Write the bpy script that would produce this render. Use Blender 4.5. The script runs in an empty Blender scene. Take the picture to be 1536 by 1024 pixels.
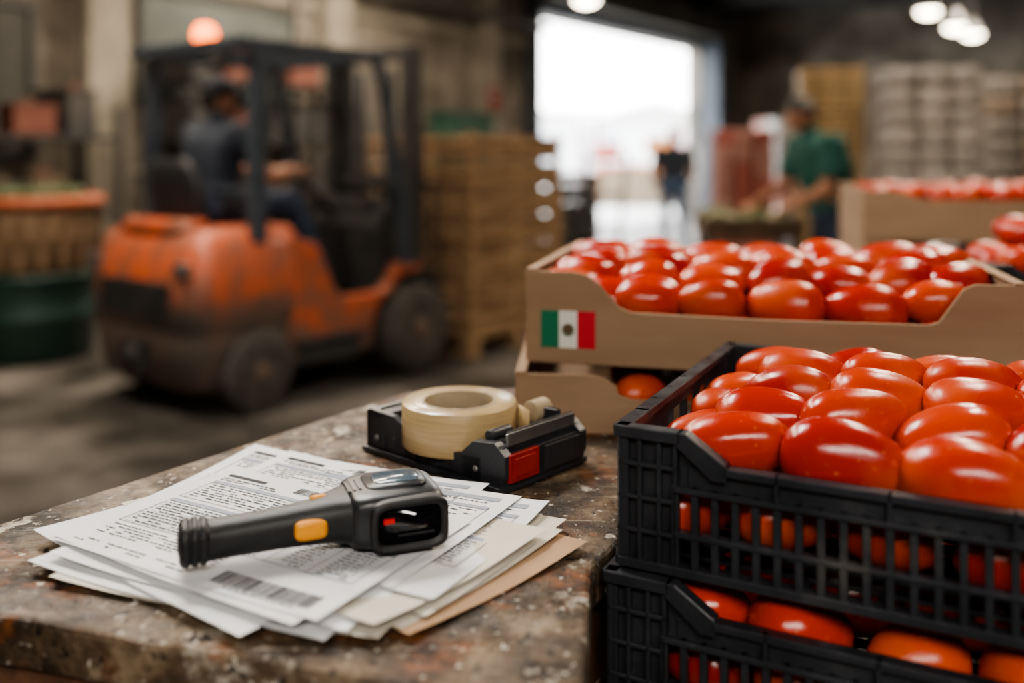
import bpy, bmesh, math, random
from mathutils import Vector, Matrix, noise
random.seed(7)
V=Vector
scene=bpy.context.scene
COL=scene.collection
# ------------------------------------------------------------------ materials
def nmat(name, cols, rough=0.6, metal=0.0, scale=5.0, detail=6, pos=None, bump=0.0, bscale=None, coat=0.0, rvar=0.0, coords='Object', stretch=None, spec=0.5):
    m=bpy.data.materials.new(name); m.use_nodes=True
    nt=m.node_tree; N=nt.nodes; L=nt.links
    b=N['Principled BSDF']
    b.inputs['Roughness'].default_value=rough; b.inputs['Metallic'].default_value=metal
    b.inputs['Coat Weight'].default_value=coat; b.inputs['Coat Roughness'].default_value=0.1
    b.inputs['Specular IOR Level'].default_value=spec
    if len(cols)==1 and bump==0 and rvar==0:
        b.inputs['Base Color'].default_value=(*cols[0],1); return m
    tc=N.new('ShaderNodeTexCoord'); mp=N.new('ShaderNodeMapping')
    L.new(tc.outputs[coords],mp.inputs[0])
    if stretch: mp.inputs['Scale'].default_value=stretch
    nz=N.new('ShaderNodeTexNoise'); nz.inputs['Scale'].default_value=scale; nz.inputs['Detail'].default_value=detail; nz.inputs['Roughness'].default_value=0.62
    L.new(mp.outputs[0],nz.inputs['Vector'])
    cr=N.new('ShaderNodeValToRGB'); e=cr.color_ramp
    n=len(cols)
    if pos is None: pos=[0.35+0.3*i/max(1,n-1) for i in range(n)]
    while len(e.elements)<n: e.elements.new(0.5)
    for i in range(n):
        e.elements[i].position=pos[i]; e.elements[i].color=(*cols[i],1)
    if n==1: e.elements[-1].color=(*cols[0],1); e.elements[0].color=(*cols[0],1)
    L.new(nz.outputs['Fac'],cr.inputs[0]); L.new(cr.outputs[0],b.inputs['Base Color'])
    if bump>0:
        nb=N.new('ShaderNodeTexNoise'); nb.inputs['Scale'].default_value=bscale or scale*3; nb.inputs['Detail'].default_value=5
        L.new(mp.outputs[0],nb.inputs['Vector'])
        bp=N.new('ShaderNodeBump'); bp.inputs['Strength'].default_value=bump; bp.inputs['Distance'].default_value=0.01
        L.new(nb.outputs['Fac'],bp.inputs['Height']); L.new(bp.outputs[0],b.inputs['Normal'])
    if rvar>0:
        mr=N.new('ShaderNodeMapRange'); mr.inputs[1].default_value=0.35; mr.inputs[2].default_value=0.65
        mr.inputs[3].default_value=max(0.02,rough-rvar); mr.inputs[4].default_value=min(1,rough+rvar)
        L.new(nz.outputs['Fac'],mr.inputs[0]); L.new(mr.outputs[0],b.inputs['Roughness'])
    return m
def emat(name,col,s):
    m=bpy.data.materials.new(name); m.use_nodes=True
    b=m.node_tree.nodes['Principled BSDF']
    b.inputs['Base Color'].default_value=(*col,1); b.inputs['Emission Color'].default_value=(*col,1); b.inputs['Emission Strength'].default_value=s
    return m
def tomato_mat():
    m=bpy.data.materials.new('tomato_skin'); m.use_nodes=True
    nt=m.node_tree;N=nt.nodes;L=nt.links;b=N['Principled BSDF']
    g=N.new('ShaderNodeNewGeometry'); cr=N.new('ShaderNodeValToRGB'); e=cr.color_ramp
    e.elements[0].position=0; e.elements[0].color=(0.30,0.009,0.005,1)
    e.elements[1].position=1; e.elements[1].color=(0.50,0.050,0.009,1)
    x=e.elements.new(0.5); x.color=(0.41,0.020,0.006,1)
    L.new(g.outputs['Random Per Island'],cr.inputs[0])
    tc=N.new('ShaderNodeTexCoord'); nz=N.new('ShaderNodeTexNoise'); nz.inputs['Scale'].default_value=15; nz.inputs['Detail'].default_value=3
    L.new(tc.outputs['Object'],nz.inputs['Vector'])
    mx=N.new('ShaderNodeMixRGB'); mx.inputs[2].default_value=(0.56,0.10,0.014,1)
    mr=N.new('ShaderNodeMapRange'); mr.inputs[1].default_value=.46; mr.inputs[2].default_value=.76; mr.inputs[4].default_value=.70
    L.new(nz.outputs['Fac'],mr.inputs[0]); L.new(mr.outputs[0],mx.inputs[0]); L.new(cr.outputs[0],mx.inputs[1])
    n2=N.new('ShaderNodeTexNoise'); n2.inputs['Scale'].default_value=190; n2.inputs['Detail'].default_value=2; L.new(tc.outputs['Object'],n2.inputs['Vector'])
    m2=N.new('ShaderNodeMapRange'); m2.inputs[1].default_value=.68; m2.inputs[2].default_value=.75; m2.inputs[4].default_value=.4; L.new(n2.outputs['Fac'],m2.inputs[0])
    mx2=N.new('ShaderNodeMixRGB'); mx2.inputs[2].default_value=(.60,.26,.10,1); L.new(m2.outputs[0],mx2.inputs[0]); L.new(mx.outputs[0],mx2.inputs[1])
    L.new(mx2.outputs[0],b.inputs['Base Color'])
    b.inputs['Specular IOR Level'].default_value=.42
    rr=N.new('ShaderNodeMapRange'); rr.inputs[1].default_value=.35; rr.inputs[2].default_value=.65; rr.inputs[3].default_value=.20; rr.inputs[4].default_value=.36
    L.new(nz.outputs['Fac'],rr.inputs[0]); L.new(rr.outputs[0],b.inputs['Roughness'])
    n3=N.new('ShaderNodeTexNoise'); n3.inputs['Scale'].default_value=38; n3.inputs['Detail'].default_value=3; L.new(tc.outputs['Object'],n3.inputs['Vector'])
    bp=N.new('ShaderNodeBump'); bp.inputs['Strength'].default_value=.26; bp.inputs['Distance'].default_value=.004; L.new(n3.outputs['Fac'],bp.inputs['Height']); L.new(bp.outputs[0],b.inputs['Normal'])
    return m
TOM=tomato_mat()
# ------------------------------------------------------------------ mesh builder
class MB:
    def __init__(s): s.v=[];s.f=[];s.m=[];s.s=[];s.M=Matrix.Identity(4)
    def add(s,vs,fs,mi=0,sm=False):
        o=len(s.v); s.v+= [s.M@V(p) for p in vs]
        for f in fs: s.f.append([i+o for i in f]); s.m.append(mi); s.s.append(sm)
    def box(s,a,b,mi=0):
        x0,y0,z0=a;x1,y1,z1=b
        s.add([(x0,y0,z0),(x1,y0,z0),(x1,y1,z0),(x0,y1,z0),(x0,y0,z1),(x1,y0,z1),(x1,y1,z1),(x0,y1,z1)],
          [(0,3,2,1),(4,5,6,7),(0,1,5,4),(1,2,6,5),(2,3,7,6),(3,0,4,7)],mi)
    def obox(s,c,size,R,mi=0):
        o=s.M; s.M=o@Matrix.Translation(c)@R.to_4x4()
        x,y,z=[q/2 for q in size]; s.box((-x,-y,-z),(x,y,z),mi); s.M=o
    def beam(s,p0,p1,w,h,mi=0):
        p0=V(p0);p1=V(p1);d=p1-p0
        R=d.to_track_quat('X','Z').to_matrix(); s.obox((p0+p1)/2,(d.length,w,h),R,mi)
    def prism(s,poly,y0,y1,mi=0):
        n=len(poly)
        vs=[(x,y0,z) for x,z in poly]+[(x,y1,z) for x,z in poly]
        fs=[list(range(n)),list(range(2*n-1,n-1,-1))]+[(i,(i+1)%n,n+(i+1)%n,n+i) for i in range(n)]
        s.add(vs,fs,mi)
    def slab(s,poly,z0,z1,mi=0):
        n=len(poly)
        vs=[(x,y,z0) for x,y in poly]+[(x,y,z1) for x,y in poly]
        fs=[list(range(n)),list(range(2*n-1,n-1,-1))]+[(i,(i+1)%n,n+(i+1)%n,n+i) for i in range(n)]
        s.add(vs,fs,mi)
    def loft(s,rings,mi=0,cap=True,sm=True):
        n=len(rings[0]); vs=[p for r in rings for p in r]; fs=[]
        for k in range(len(rings)-1):
            for i in range(n): fs.append((k*n+i,k*n+(i+1)%n,(k+1)*n+(i+1)%n,(k+1)*n+i))
        if cap: fs.append(list(range(n))[::-1]); fs.append([ (len(rings)-1)*n+i for i in range(n)])
        s.add(vs,fs,mi,sm)
    def tube(s,p0,p1,r0,r1=None,n=16,mi=0,cap=True,sm=True):
        r1=r0 if r1 is None else r1
        p0=V(p0);p1=V(p1); q=(p1-p0).to_track_quat('Z','Y').to_matrix()
        R=[[p+q@V((math.cos(2*math.pi*i/n)*r,math.sin(2*math.pi*i/n)*r,0)) for i in range(n)] for p,r in((p0,r0),(p1,r1))]
        s.loft(R,mi,cap,sm)
    def path(s,pts,rs,n=10,mi=0):
        pts=[V(p) for p in pts]; R=[]
        for k,p in enumerate(pts):
            d=(pts[min(k+1,len(pts)-1)]-pts[max(k-1,0)]).normalized(); q=d.to_track_quat('Z','Y').to_matrix()
            R.append([p+q@V((math.cos(2*math.pi*i/n)*rs[k],math.sin(2*math.pi*i/n)*rs[k],0)) for i in range(n)])
        s.loft(R,mi)
    def sph(s,c,r,mi=0,nu=16,nv=10,R=None,fn=None):
        c=V(c); r=r if hasattr(r,'__len__') else (r,r,r); vs=[];fs=[]
        for j in range(1,nv):
            th=math.pi*j/nv
            for i in range(nu):
                ph=2*math.pi*i/nu; p=V((math.sin(th)*math.cos(ph),math.sin(th)*math.sin(ph),math.cos(th)))
                vs.append(p)
        vs.append(V((0,0,1)));vs.append(V((0,0,-1)))
        t=len(vs)-2;bt=len(vs)-1
        for j in range(nv-2):
            for i in range(nu): fs.append((j*nu+i,(j+1)*nu+i,(j+1)*nu+(i+1)%nu,j*nu+(i+1)%nu))
        for i in range(nu):
            fs.append((t,i,(i+1)%nu)); fs.append((bt,(nv-2)*nu+(i+1)%nu,(nv-2)*nu+i))
        out=[]
        for p in vs:
            q=V((p.x*r[0],p.y*r[1],p.z*r[2]))
            if fn: q=fn(q,p)
            if R: q=R@q
            out.append(c+q)
        s.add(out,fs,mi,True)
    def torus(s,c,R,r,axis='Z',n=32,m=10,mi=0,arc=1.0):
        rings=[]
        for k in range(n):
            a=2*math.pi*k/n; ring=[]
            for j in range(m):
                b=2*math.pi*j/m; rr=R+r*math.cos(b); z=r*math.sin(b)
                p=(rr*math.cos(a),rr*math.sin(a),z)
                if axis=='Y': p=(p[0],p[2],p[1])
                if axis=='X': p=(p[2],p[0],p[1])
                ring.append(V(c)+V(p))
            rings.append(ring)
        rings.append(rings[0]); s.loft(rings,mi,False)
    def lathe(s,prof,c=(0,0,0),n=32,mi=0,axis='Z',sm=True,closed=False):
        rings=[]
        for r,z in prof:
            ring=[]
            for i in range(n):
                a=2*math.pi*i/n; p=(r*math.cos(a),r*math.sin(a),z)
                if axis=='Y': p=(p[0],p[2],p[1])
                ring.append(V(c)+V(p))
            rings.append(ring)
        s.loft(rings,mi,not closed,sm)
    def obj(s,name,mats,parent=None,loc=(0,0,0),rotz=0.0,bevel=0,seg=2,weld=False,recalc=True):
        me=bpy.data.meshes.new(name); me.from_pydata([tuple(p) for p in s.v],[],s.f)
        for m in mats: me.materials.append(m)
        me.polygons.foreach_set('material_index',s.m); me.polygons.foreach_set('use_smooth',s.s)
        if recalc:
            bm=bmesh.new(); bm.from_mesh(me)
            if weld: bmesh.ops.remove_doubles(bm,verts=bm.verts,dist=1e-5)
            bmesh.ops.recalc_face_normals(bm,faces=bm.faces); bm.to_mesh(me); bm.free()
        o=bpy.data.objects.new(name,me); COL.objects.link(o); o.location=loc; o.rotation_euler=(0,0,rotz)
        if parent: o.parent=parent
        if bevel:
            b=o.modifiers.new('bevel','BEVEL'); b.width=bevel; b.segments=seg; b.limit_method='ANGLE'; b.angle_limit=math.radians(40)
        return o
def empty(name,loc=(0,0,0),rotz=0):
    o=bpy.data.objects.new(name,None); COL.objects.link(o); o.location=loc; o.rotation_euler=(0,0,rotz); o.empty_display_size=.1; return o
def sring(c,A,B,a,b,n=20,p=2.0):
    out=[]
    for i in range(n):
        t=2*math.pi*i/n; ct,st=math.cos(t),math.sin(t)
        out.append(V(c)+V(A)*(a*math.copysign(abs(ct)**(2/p),ct))+V(B)*(b*math.copysign(abs(st)**(2/p),st)))
    return out
# ------------------------------------------------------------------ common mats
PLAS=nmat('black_plastic',[(0.011,0.012,0.015),(0.022,0.024,0.029),(0.085,0.08,0.072)],0.40,0,9,6,[0.3,0.58,0.82],bump=.15,bscale=60,rvar=.12)
CARD=nmat('cardboard',[(0.235,0.148,0.087),(0.30,0.195,0.118)],0.85,0,3,5,bump=.08,bscale=120,stretch=(1,1,6))
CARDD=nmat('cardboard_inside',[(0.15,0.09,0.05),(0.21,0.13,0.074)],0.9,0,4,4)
WOOD=nmat('pale_wood',[(0.17,0.095,0.048),(0.34,0.21,0.11),(0.43,0.29,0.165)],0.8,0,3,6,bump=.1,stretch=(1,1,8))
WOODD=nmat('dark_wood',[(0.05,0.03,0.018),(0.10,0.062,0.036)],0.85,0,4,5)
STEEL=nmat('grey_steel',[(0.25,0.25,0.25),(0.4,0.4,0.4)],0.4,.9,12,3)
# ------------------------------------------------------------------ workbench
def table():
    m=bpy.data.materials.new('worn_bench_top'); m.use_nodes=True
    nt=m.node_tree;N=nt.nodes;L=nt.links;b=N['Principled BSDF']
    tc=N.new('ShaderNodeTexCoord')
    def nz(s,d,r=.6,st=None,off=(0,0,0)):
        n=N.new('ShaderNodeTexNoise'); n.inputs['Scale'].default_value=s;n.inputs['Detail'].default_value=d;n.inputs['Roughness'].default_value=r
        mp=N.new('ShaderNodeMapping'); mp.inputs['Location'].default_value=off
        if st: mp.inputs['Scale'].default_value=st; mp.inputs['Rotation'].default_value=(0,0,.5)
        L.new(tc.outputs['Object'],mp.inputs[0]); L.new(mp.outputs[0],n.inputs['Vector'])
        return n
    def ramp(src,els):
        c=N.new('ShaderNodeValToRGB'); e=c.color_ramp
        while len(e.elements)<len(els): e.elements.new(.5)
        for i,(p,col) in enumerate(els): e.elements[i].position=p; e.elements[i].color=(*col,1)
        L.new(src,c.inputs[0]); return c
    def mix(f,a,bb):
        x=N.new('ShaderNodeMixRGB'); L.new(f,x.inputs[0]); L.new(a,x.inputs[1]); L.new(bb,x.inputs[2]); return x
    n1=nz(14,8,.68); base=ramp(n1.outputs['Fac'],[(.36,(0.012,0.008,0.005)),(.46,(0.045,0.029,0.017)),(.54,(0.10,0.066,0.039)),(.64,(0.21,0.155,0.10))])
    n2=nz(12,8,.70,None,(3,5,1)); pm=ramp(n2.outputs['Fac'],[(.575,(0,0,0)),(.61,(.9,.9,.9))])
    pale=ramp(nz(40,5).outputs['Fac'],[(.40,(.14,.11,.08)),(.60,(.50,.45,.38))])
    c1=mix(pm.outputs[0],base.outputs[0],pale.outputs[0])
    n3=nz(7,8,.70,(1,1.6,1)); rm=ramp(n3.outputs['Fac'],[(.52,(0,0,0)),(.57,(.9,.9,.9))])
    rust=ramp(nz(45,6).outputs['Fac'],[(.40,(.025,.010,.005)),(.60,(.17,.062,.020))])
    c2=mix(rm.outputs[0],c1.outputs[0],rust.outputs[0])
    n4=nz(60,5,.7); sp=ramp(n4.outputs['Fac'],[(.38,(1,1,1)),(.43,(0,0,0))])
    dk=N.new('ShaderNodeRGB'); dk.outputs[0].default_value=(.008,.006,.005,1)
    c3=mix(sp.outputs[0],c2.outputs[0],dk.outputs[0])
    n5=nz(5,8,.7,(1.5,30,1)); sc=ramp(n5.outputs['Fac'],[(.60,(0,0,0)),(.63,(.6,.6,.6))])
    pl=N.new('ShaderNodeRGB'); pl.outputs[0].default_value=(.32,.27,.21,1)
    c4=mix(sc.outputs[0],c3.outputs[0],pl.outputs[0])
    n6=nz(90,3,.6,None,(1,2,3)); s6=ramp(n6.outputs['Fac'],[(.64,(0,0,0)),(.67,(.9,.9,.9))])
    pl2=N.new('ShaderNodeRGB'); pl2.outputs[0].default_value=(.50,.46,.40,1)
    c5=mix(s6.outputs[0],c4.outputs[0],pl2.outputs[0])
    L.new(c5.outputs[0],b.inputs['Base Color']); b.inputs['Specular IOR Level'].default_value=.38
    rr=N.new('ShaderNodeMapRange'); rr.inputs[1].default_value=.40; rr.inputs[2].default_value=.60; rr.inputs[3].default_value=.30; rr.inputs[4].default_value=.85
    L.new(n2.outputs['Fac'],rr.inputs[0]); L.new(rr.outputs[0],b.inputs['Roughness'])
    bp=N.new('ShaderNodeBump'); bp.inputs['Strength'].default_value=.9; bp.inputs['Distance'].default_value=.005
    ad=N.new('ShaderNodeMath'); ad.operation='ADD'; L.new(n2.outputs['Fac'],ad.inputs[0]); L.new(n4.outputs['Fac'],ad.inputs[1])
    L.new(ad.outputs[0],bp.inputs['Height']); L.new(bp.outputs[0],b.inputs['Normal'])
    poly=[(-.57,.76),(-.154,1.372),(.02,1.40),(.115,1.68),(.86,1.50),(.74,1.02),(.285,1.160),(.262,1.13),(.068,.79),(.047,.617),(.035,.585)]
    # slightly chipped / uneven rim
    rim=[]; rr_=random.Random(4)
    for i in range(len(poly)):
        a=V(poly[i]); c=V(poly[(i+1)%len(poly)]); n=max(1,int((c-a).length/.03)); nn=V((-(c-a).y,(c-a).x)).normalized()
        for k in range(n):
            p=a+(c-a)*k/n
            if k>0: p=p+nn*abs(rr_.gauss(0,.0012))
            rim.append((p.x,p.y))
    mb=MB(); mb.slab(rim,.962,1.0,0)
    inner=[(-.53,.775),(-.14,1.34),(.15,1.62),(.80,1.46),(.70,1.07),(.235,1.15),(.040,.80),(.022,.63)]
    for i in range(len(inner)):
        a=inner[i]; c=inner[(i+1)%len(inner)]
        mb.beam((a[0],a[1],.915),(c[0],c[1],.915),.022,.09,1)
    for x,y in [(-.50,.80),(-.13,1.30),(.17,1.57),(.76,1.43),(.66,1.11),(.0,.68)]:
        mb.box((x-.03,y-.03,0),(x+.03,y+.03,.92),1)
    mb.beam((-.50,.80,.25),(.0,.68,.25),.03,.05,1); mb.beam((.17,1.57,.25),(.76,1.43,.25),.03,.05,1)
    leg=nmat('rusty_bench_frame',[(0.06,.028,.016),(.16,.07,.035),(.10,.07,.05)],.75,.2,12,6,bump=.3)
    return mb.obj('workbench',[m,leg],bevel=.005,seg=2)
table()
# ------------------------------------------------------------------ tomatoes
def tomato(mb,c,L=.088,r=.030,ang=0,tilt=0):
    R=Matrix.Rotation(ang,3,'Z')@Matrix.Rotation(tilt,3,'Y')@Matrix.Rotation(random.uniform(0,6),3,'X')
    k=random.uniform(-.18,.18); e=random.uniform(.01,.045); sq=random.uniform(1.95,2.35); bend=random.uniform(-.005,.005)
    def fn(q,p):
        ax=p.z; w=max(0,(1-abs(ax)**sq))**(1/sq)
        rad=math.hypot(p.x,p.y) or 1e-6
        ph=math.atan2(p.y,p.x)
        lob=1+e*math.cos(3*ph)+e*.5*math.cos(2*ph+1)
        ww=w*(1+k*ax)*lob
        x=ax*L/2
        if ax>.9: x-= (ax-.9)*.35*L/2
        return V((x, math.cos(ph)*ww*r+bend*ax*ax if rad>1e-5 else bend, math.sin(ph)*ww*r if rad>1e-5 else 0))
    mb.sph(c,1,0,24,18,R,fn)
def heap(name,pts,loc,rotz,parent=None,ar=(.325,.355),abase=.4):
    mb=MB()
    for p in pts:
        x,y,z=p[:3]; L=p[3] if len(p)>3 else random.uniform(.080,.094); a=p[4] if len(p)>4 else random.uniform(-.5,.5)+abase
        tomato(mb,(x,y,z),L,L*random.uniform(*ar),a,random.uniform(-.16,.16))
    return mb.obj(name,[TOM],parent,loc,rotz)
# ------------------------------------------------------------------ plastic crates
CW=.385
def crate_mesh():
    mb=MB(); L,W,H=.6,CW,.12; lo=.096
    def side(o,d,Ln,cut):
        old=mb.M; mb.M=old@d
        for s in (0,1):
            f=(lambda x: x) if s==0 else (lambda x: Ln-x)
            def bx(x0,x1,z0,z1,y0,y1):
                a,b=sorted((f(x0),f(x1))); mb.box((a,y0,z0),(b,y1,z1))
            bx(.0,.052,.004,H-.004,.006,.009)
            for x in (0,.017,.034,.048): bx(x,x+.004,0,H-.004,-.001,.008)
            for z in (0,.030,.058,.086): bx(0,.052,z,z+.004,-.001,.008)
            bx(-.002,.056,H-.010,H,-.004,.010)
        if cut:
            for s in (0,1):
                P=[(.052,H),(.060,H),(.094,lo+.002),(.094,lo-.012),(.082,lo-.012),(.052,H-.012)]
                if s: P=[(Ln-x,z) for x,z in P]
                mb.prism(P,-.004,.010)
                P=[(.052,H-.006),(.09,lo-.004),(.09,.07),(.052,.07)]
                if s: P=[(Ln-x,z) for x,z in P]
                mb.prism(P,.005,.008)
            mb.box((.09,-.004,lo-.007),(Ln-.09,.010,lo)); mb.box((.06,.003,lo-.022),(Ln-.06,.007,lo-.005))
            mb.box((.05,-.004,lo-.026),(Ln-.05,.008,lo-.021)); top=lo-.021
        else:
            mb.box((.05,-.004,H-.008),(Ln-.05,.010,H)); 
            mb.box((.05,.003,H-.020),(Ln-.05,.007,H-.007)); mb.box((.05,.003,H-.045),(.12,.007,H-.018)); mb.box((Ln-.12,.003,H-.045),(Ln-.05,.007,H-.018))
            mb.box((.05,-.003,H-.049),(Ln-.05,.008,H-.043)); top=H-.045
        mb.box((.05,-.002,.032),(Ln-.05,.008,.037)); mb.box((0,-.003,0),(Ln,.009,.008))
        n=int((Ln-.1)/.0165)
        for i in range(n+1):
            x=.05+(Ln-.1)*i/n
            mb.box((x-.0032,-.001,.0),(x+.0032,.006,top))
        for i in range(1,6):
            x=.05+(Ln-.1)*i/6; mb.box((x-.002,-.004,top),(x+.002,.004,lo if cut else H))
        mb.M=old
    side(0,Matrix.Identity(4),L,True)
    side(0,Matrix.Translation((L,W,0))@Matrix.Rotation(math.pi,4,'Z'),L,True)
    side(0,Matrix.Translation((L,0,0))@Matrix.Rotation(math.pi/2,4,'Z'),W,False)
    side(0,Matrix.Translation((0,W,0))@Matrix.Rotation(-math.pi/2,4,'Z'),W,False)
    for i in range(14):
        y=.012+i*(W-.024)/13; mb.box((.008,y-.006,.001),(L-.008,y+.006,.005))
    for i in range(10):
        x=.03+i*(L-.06)/9; mb.box((x-.004,.008,.0),(x+.004,W-.008,.004))
    return mb
CM=crate_mesh(); crate0=None
def crate(loc,rotz):
    global crate0
    if crate0 is None:
        crate0=CM.obj('plastic_crate',[PLAS],None,loc,rotz); o=crate0
    else:
        o=bpy.data.objects.new('plastic_crate',crate0.data); COL.objects.link(o); o.location=loc; o.rotation_euler=(0,0,rotz)
    b=o.modifiers.new('bevel','BEVEL'); b.width=.0009; b.segments=1; b.limit_method='ANGLE'
    return o
CA=math.radians(-27); C0=(.091,.800)
crate((C0[0],C0[1],.9986),CA)
crate((C0[0]-.010,C0[1]-.004,.876),CA)
for i in range(6): crate((C0[0]-.004+.003*(i%2),C0[1],.753-.122*i),CA)
def pallet(name,loc,rotz,L=1.2,W=.8,H=.14):
    mb=MB()
    for i in range(7): y=i*(W-.1)/6; mb.box((0,y,H-.022),(L,y+.1,H))
    for x in (0,L/2-.05,L-.1):
        mb.box((x,0,H-.044),(x+.1,W,H-.022))
        for y in (0,W/2-.05,W-.1): mb.box((x,y,.022),(x+.1,y+.1,H-.044))
        mb.box((x,0,0),(x+.1,W,.022))
    return mb.obj(name,[WOOD],None,loc,rotz,bevel=.003,seg=1)
pallet('wooden_pallet',(C0[0]-.02,C0[1]-.02,0),CA,.68,.44,.142)
zb=.9986
top=[ # x(along), y(across), z rel crate base, length, angle
(.088,.044,.102,.096,.25),(.178,.045,.104,.102,.12),(.268,.044,.098,.110,-.02),(.356,.05,.102,.097,.4),(.44,.05,.102,.092,.3),(.53,.05,.102,.09,.3),
(.046,.102,.086,.085,.8),(.102,.109,.110,.092,.15),(.178,.111,.116,.096,.5),(.257,.109,.112,.096,.35),(.334,.112,.111,.096,.8),(.412,.11,.111,.09,.3),(.49,.11,.111,.09,.6),(.56,.11,.105,.085,1.3),
(.046,.170,.093,.08,1.2),(.112,.174,.117,.094,.05),(.195,.175,.122,.096,.40),(.276,.175,.122,.096,.35),(.357,.175,.119,.092,.3),(.44,.175,.117,.092,.2),(.53,.175,.114,.09,.4),
(.045,.245,.093,.08,.9),(.114,.240,.121,.094,.3),(.192,.240,.127,.088,.4),(.270,.240,.127,.096,.5),(.348,.240,.126,.092,.3),(.425,.24,.122,.09,.3),(.50,.24,.12,.09,.5),(.56,.255,.11,.08,1.2),
(.07,.32,.106,.09,.3),(.155,.322,.112,.09,.5),(.24,.320,.114,.09,.4),(.325,.322,.114,.09,.6),(.41,.322,.112,.09,.2),(.50,.322,.11,.09,.3)]
low=[]
for j in range(5):
    for i in range(7):
        low.append((.055+.081*i+random.uniform(-.006,.006),.044+.070*j,.046+random.uniform(-.004,.006),random.uniform(.080,.088)))
heap('tomato_pile',top+low,(C0[0],C0[1],zb),CA,ar=(.290,.320))
low2=[]
for j in range(4):
    for i in range(7):
        low2.append((.070+.084*i+random.uniform(-.004,.004)+(.03 if j%2 else 0)*(i<6),.045+.088*j,.082+random.uniform(-.003,.002),random.uniform(.080,.088) if j==0 else .085,random.uniform(.0,.7)))
        if j in (0,): low2.append((.07+.081*i,.05,.036,.076))
heap('tomato_pile',low2,(C0[0]-.01,C0[1]-.004,.876),CA,ar=(.36,.40))
CB=math.radians(-14); B0=(.80,1.62); BZ=1.040
for i in range(8): crate((B0[0],B0[1],BZ-.122*i),CB)
pallet('wooden_pallet',(B0[0]-.02,B0[1]-.02,0),CB,.66,.46,BZ-.122*7)
pts=[]
for k in range(3):
    for j in range(5-k):
        for i in range(7-k):
            pts.append((.055+.04*k+.081*i+random.uniform(-.008,.008),.05+.035*k+.070*j,.06+.050*k+random.uniform(-.006,.006),random.uniform(.080,.090),random.uniform(-1,1)))
heap('tomato_pile',pts,(B0[0],B0[1],BZ),CB)
# ------------------------------------------------------------------ cartons
def carton(name,loc,rotz,L,W,H,cut,x1=.085,x2=.13):
    mb=MB(); T=.005
    def prof():
        return [(0,0),(L,0),(L,H),(L-.055,H),(L-.068,H-.006),(L-.095,H-cut+.004),(L-.105,H-cut),(L/2,H-cut-.002),(x2+.01,H-cut),(x2-.006,H-cut+.006),(x1+.012,H-.014),(x1-.004,H-.004),(x1-.02,H),(0,H)]
    mb.prism(prof(),0,T,0)
    P=prof(); mb.prism(P,W-T,W,0)
    for x in (0,L-T): mb.box((x,T,0),(x+T,W-T,H),0)
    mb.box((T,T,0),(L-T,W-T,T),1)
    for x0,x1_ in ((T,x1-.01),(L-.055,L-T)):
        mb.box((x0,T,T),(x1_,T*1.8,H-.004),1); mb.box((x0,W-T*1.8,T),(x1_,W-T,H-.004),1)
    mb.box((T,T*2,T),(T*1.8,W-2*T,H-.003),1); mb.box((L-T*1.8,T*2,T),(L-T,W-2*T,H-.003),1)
    mb.box((0,0,H),(.014,W,H+.003),0); mb.box((L-.014,0,H),(L,W,H+.003),0)
    return mb.obj(name,[CARD,CARDD],None,loc,rotz,bevel=.0012,seg=1)
KA=math.radians(-14); K=(.018,1.232); ZB=1.0755
box=carton('cardboard_box',(K[0],K[1],ZB),KA,.60,.40,.12,.050)
fl=MB()
for i in range(3): fl.box((.021+.024*i,-.0012,.021),(.021+.024*(i+1),.0,.069),i)
fl.sph((.057,-.0012,.045),(.0065,.0006,.0075),3,12,8); fl.torus((.057,-.0014,.044),.0075,.0009,'Y',20,6,4)
fl.box((.0535,-.0022,.049),(.0625,-.0012,.0515),3); fl.box((.052,-.0022,.0385),(.057,-.0012,.041),4)
f=fl.obj('mexican_flag_sticker',[nmat('flag_green',[(0.0,.13,.06)],.6),nmat('flag_white',[(.62,.62,.58)],.6),nmat('flag_red',[(.45,.01,.025)],.6),nmat('flag_emblem_brown',[(.10,.06,.03)],.6),nmat('flag_emblem_green',[(.05,.12,.05)],.6)],box)
pts=[]
rows=[(.055,.082,[.15,.242,.335,.425,.51]),(.055,.076,[.05,.10]),(.125,.094,[.06,.142,.23,.32,.405,.49,.555]),(.195,.103,[.07,.16,.25,.34,.425,.51]),(.27,.103,[.06,.145,.235,.325,.41,.495,.555]),(.345,.098,[.06,.15,.235,.32,.41,.50,.555])]
for y,z,xs in rows:
    for x in xs: pts.append((x+random.uniform(-.006,.006),y+random.uniform(-.006,.006),z+random.uniform(-.007,.007),random.uniform(.090,.108),random.uniform(-.25,.6)))
for j in range(4):
    for i in range(6): pts.append((.07+.09*i,.06+.09*j,.045,.084))
heap('tomato_pile',pts,(K[0],K[1],ZB),KA,ar=(.31,.355))
box2=carton('cardboard_box',(.004,1.172,1.0),math.radians(-4.5),.60,.40,.074,.03,.115,.135)
heap('tomato_pile',[(.16+.09*i,.055+.09*j,.036,.076) for i in range(5) for j in range(4)],(.004,1.172,1.0),math.radians(-4.5))
bx=1.07; RA=math.radians(-13)
for i in range(6):
    carton('cardboard_box',(bx,2.85,1.085-.16*i),RA,1.0,.6,.155,.03,.12,.17)
pallet('wooden_pallet',(bx,2.85,0),RA,1.0,.7,.285)
heap('tomato_pile',[(.06+.088*i+random.uniform(-.01,.01),.06+.1*j,.128+random.uniform(0,.016)) for i in range(11) for j in range(5)],(bx,2.85,1.085),RA)
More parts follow.
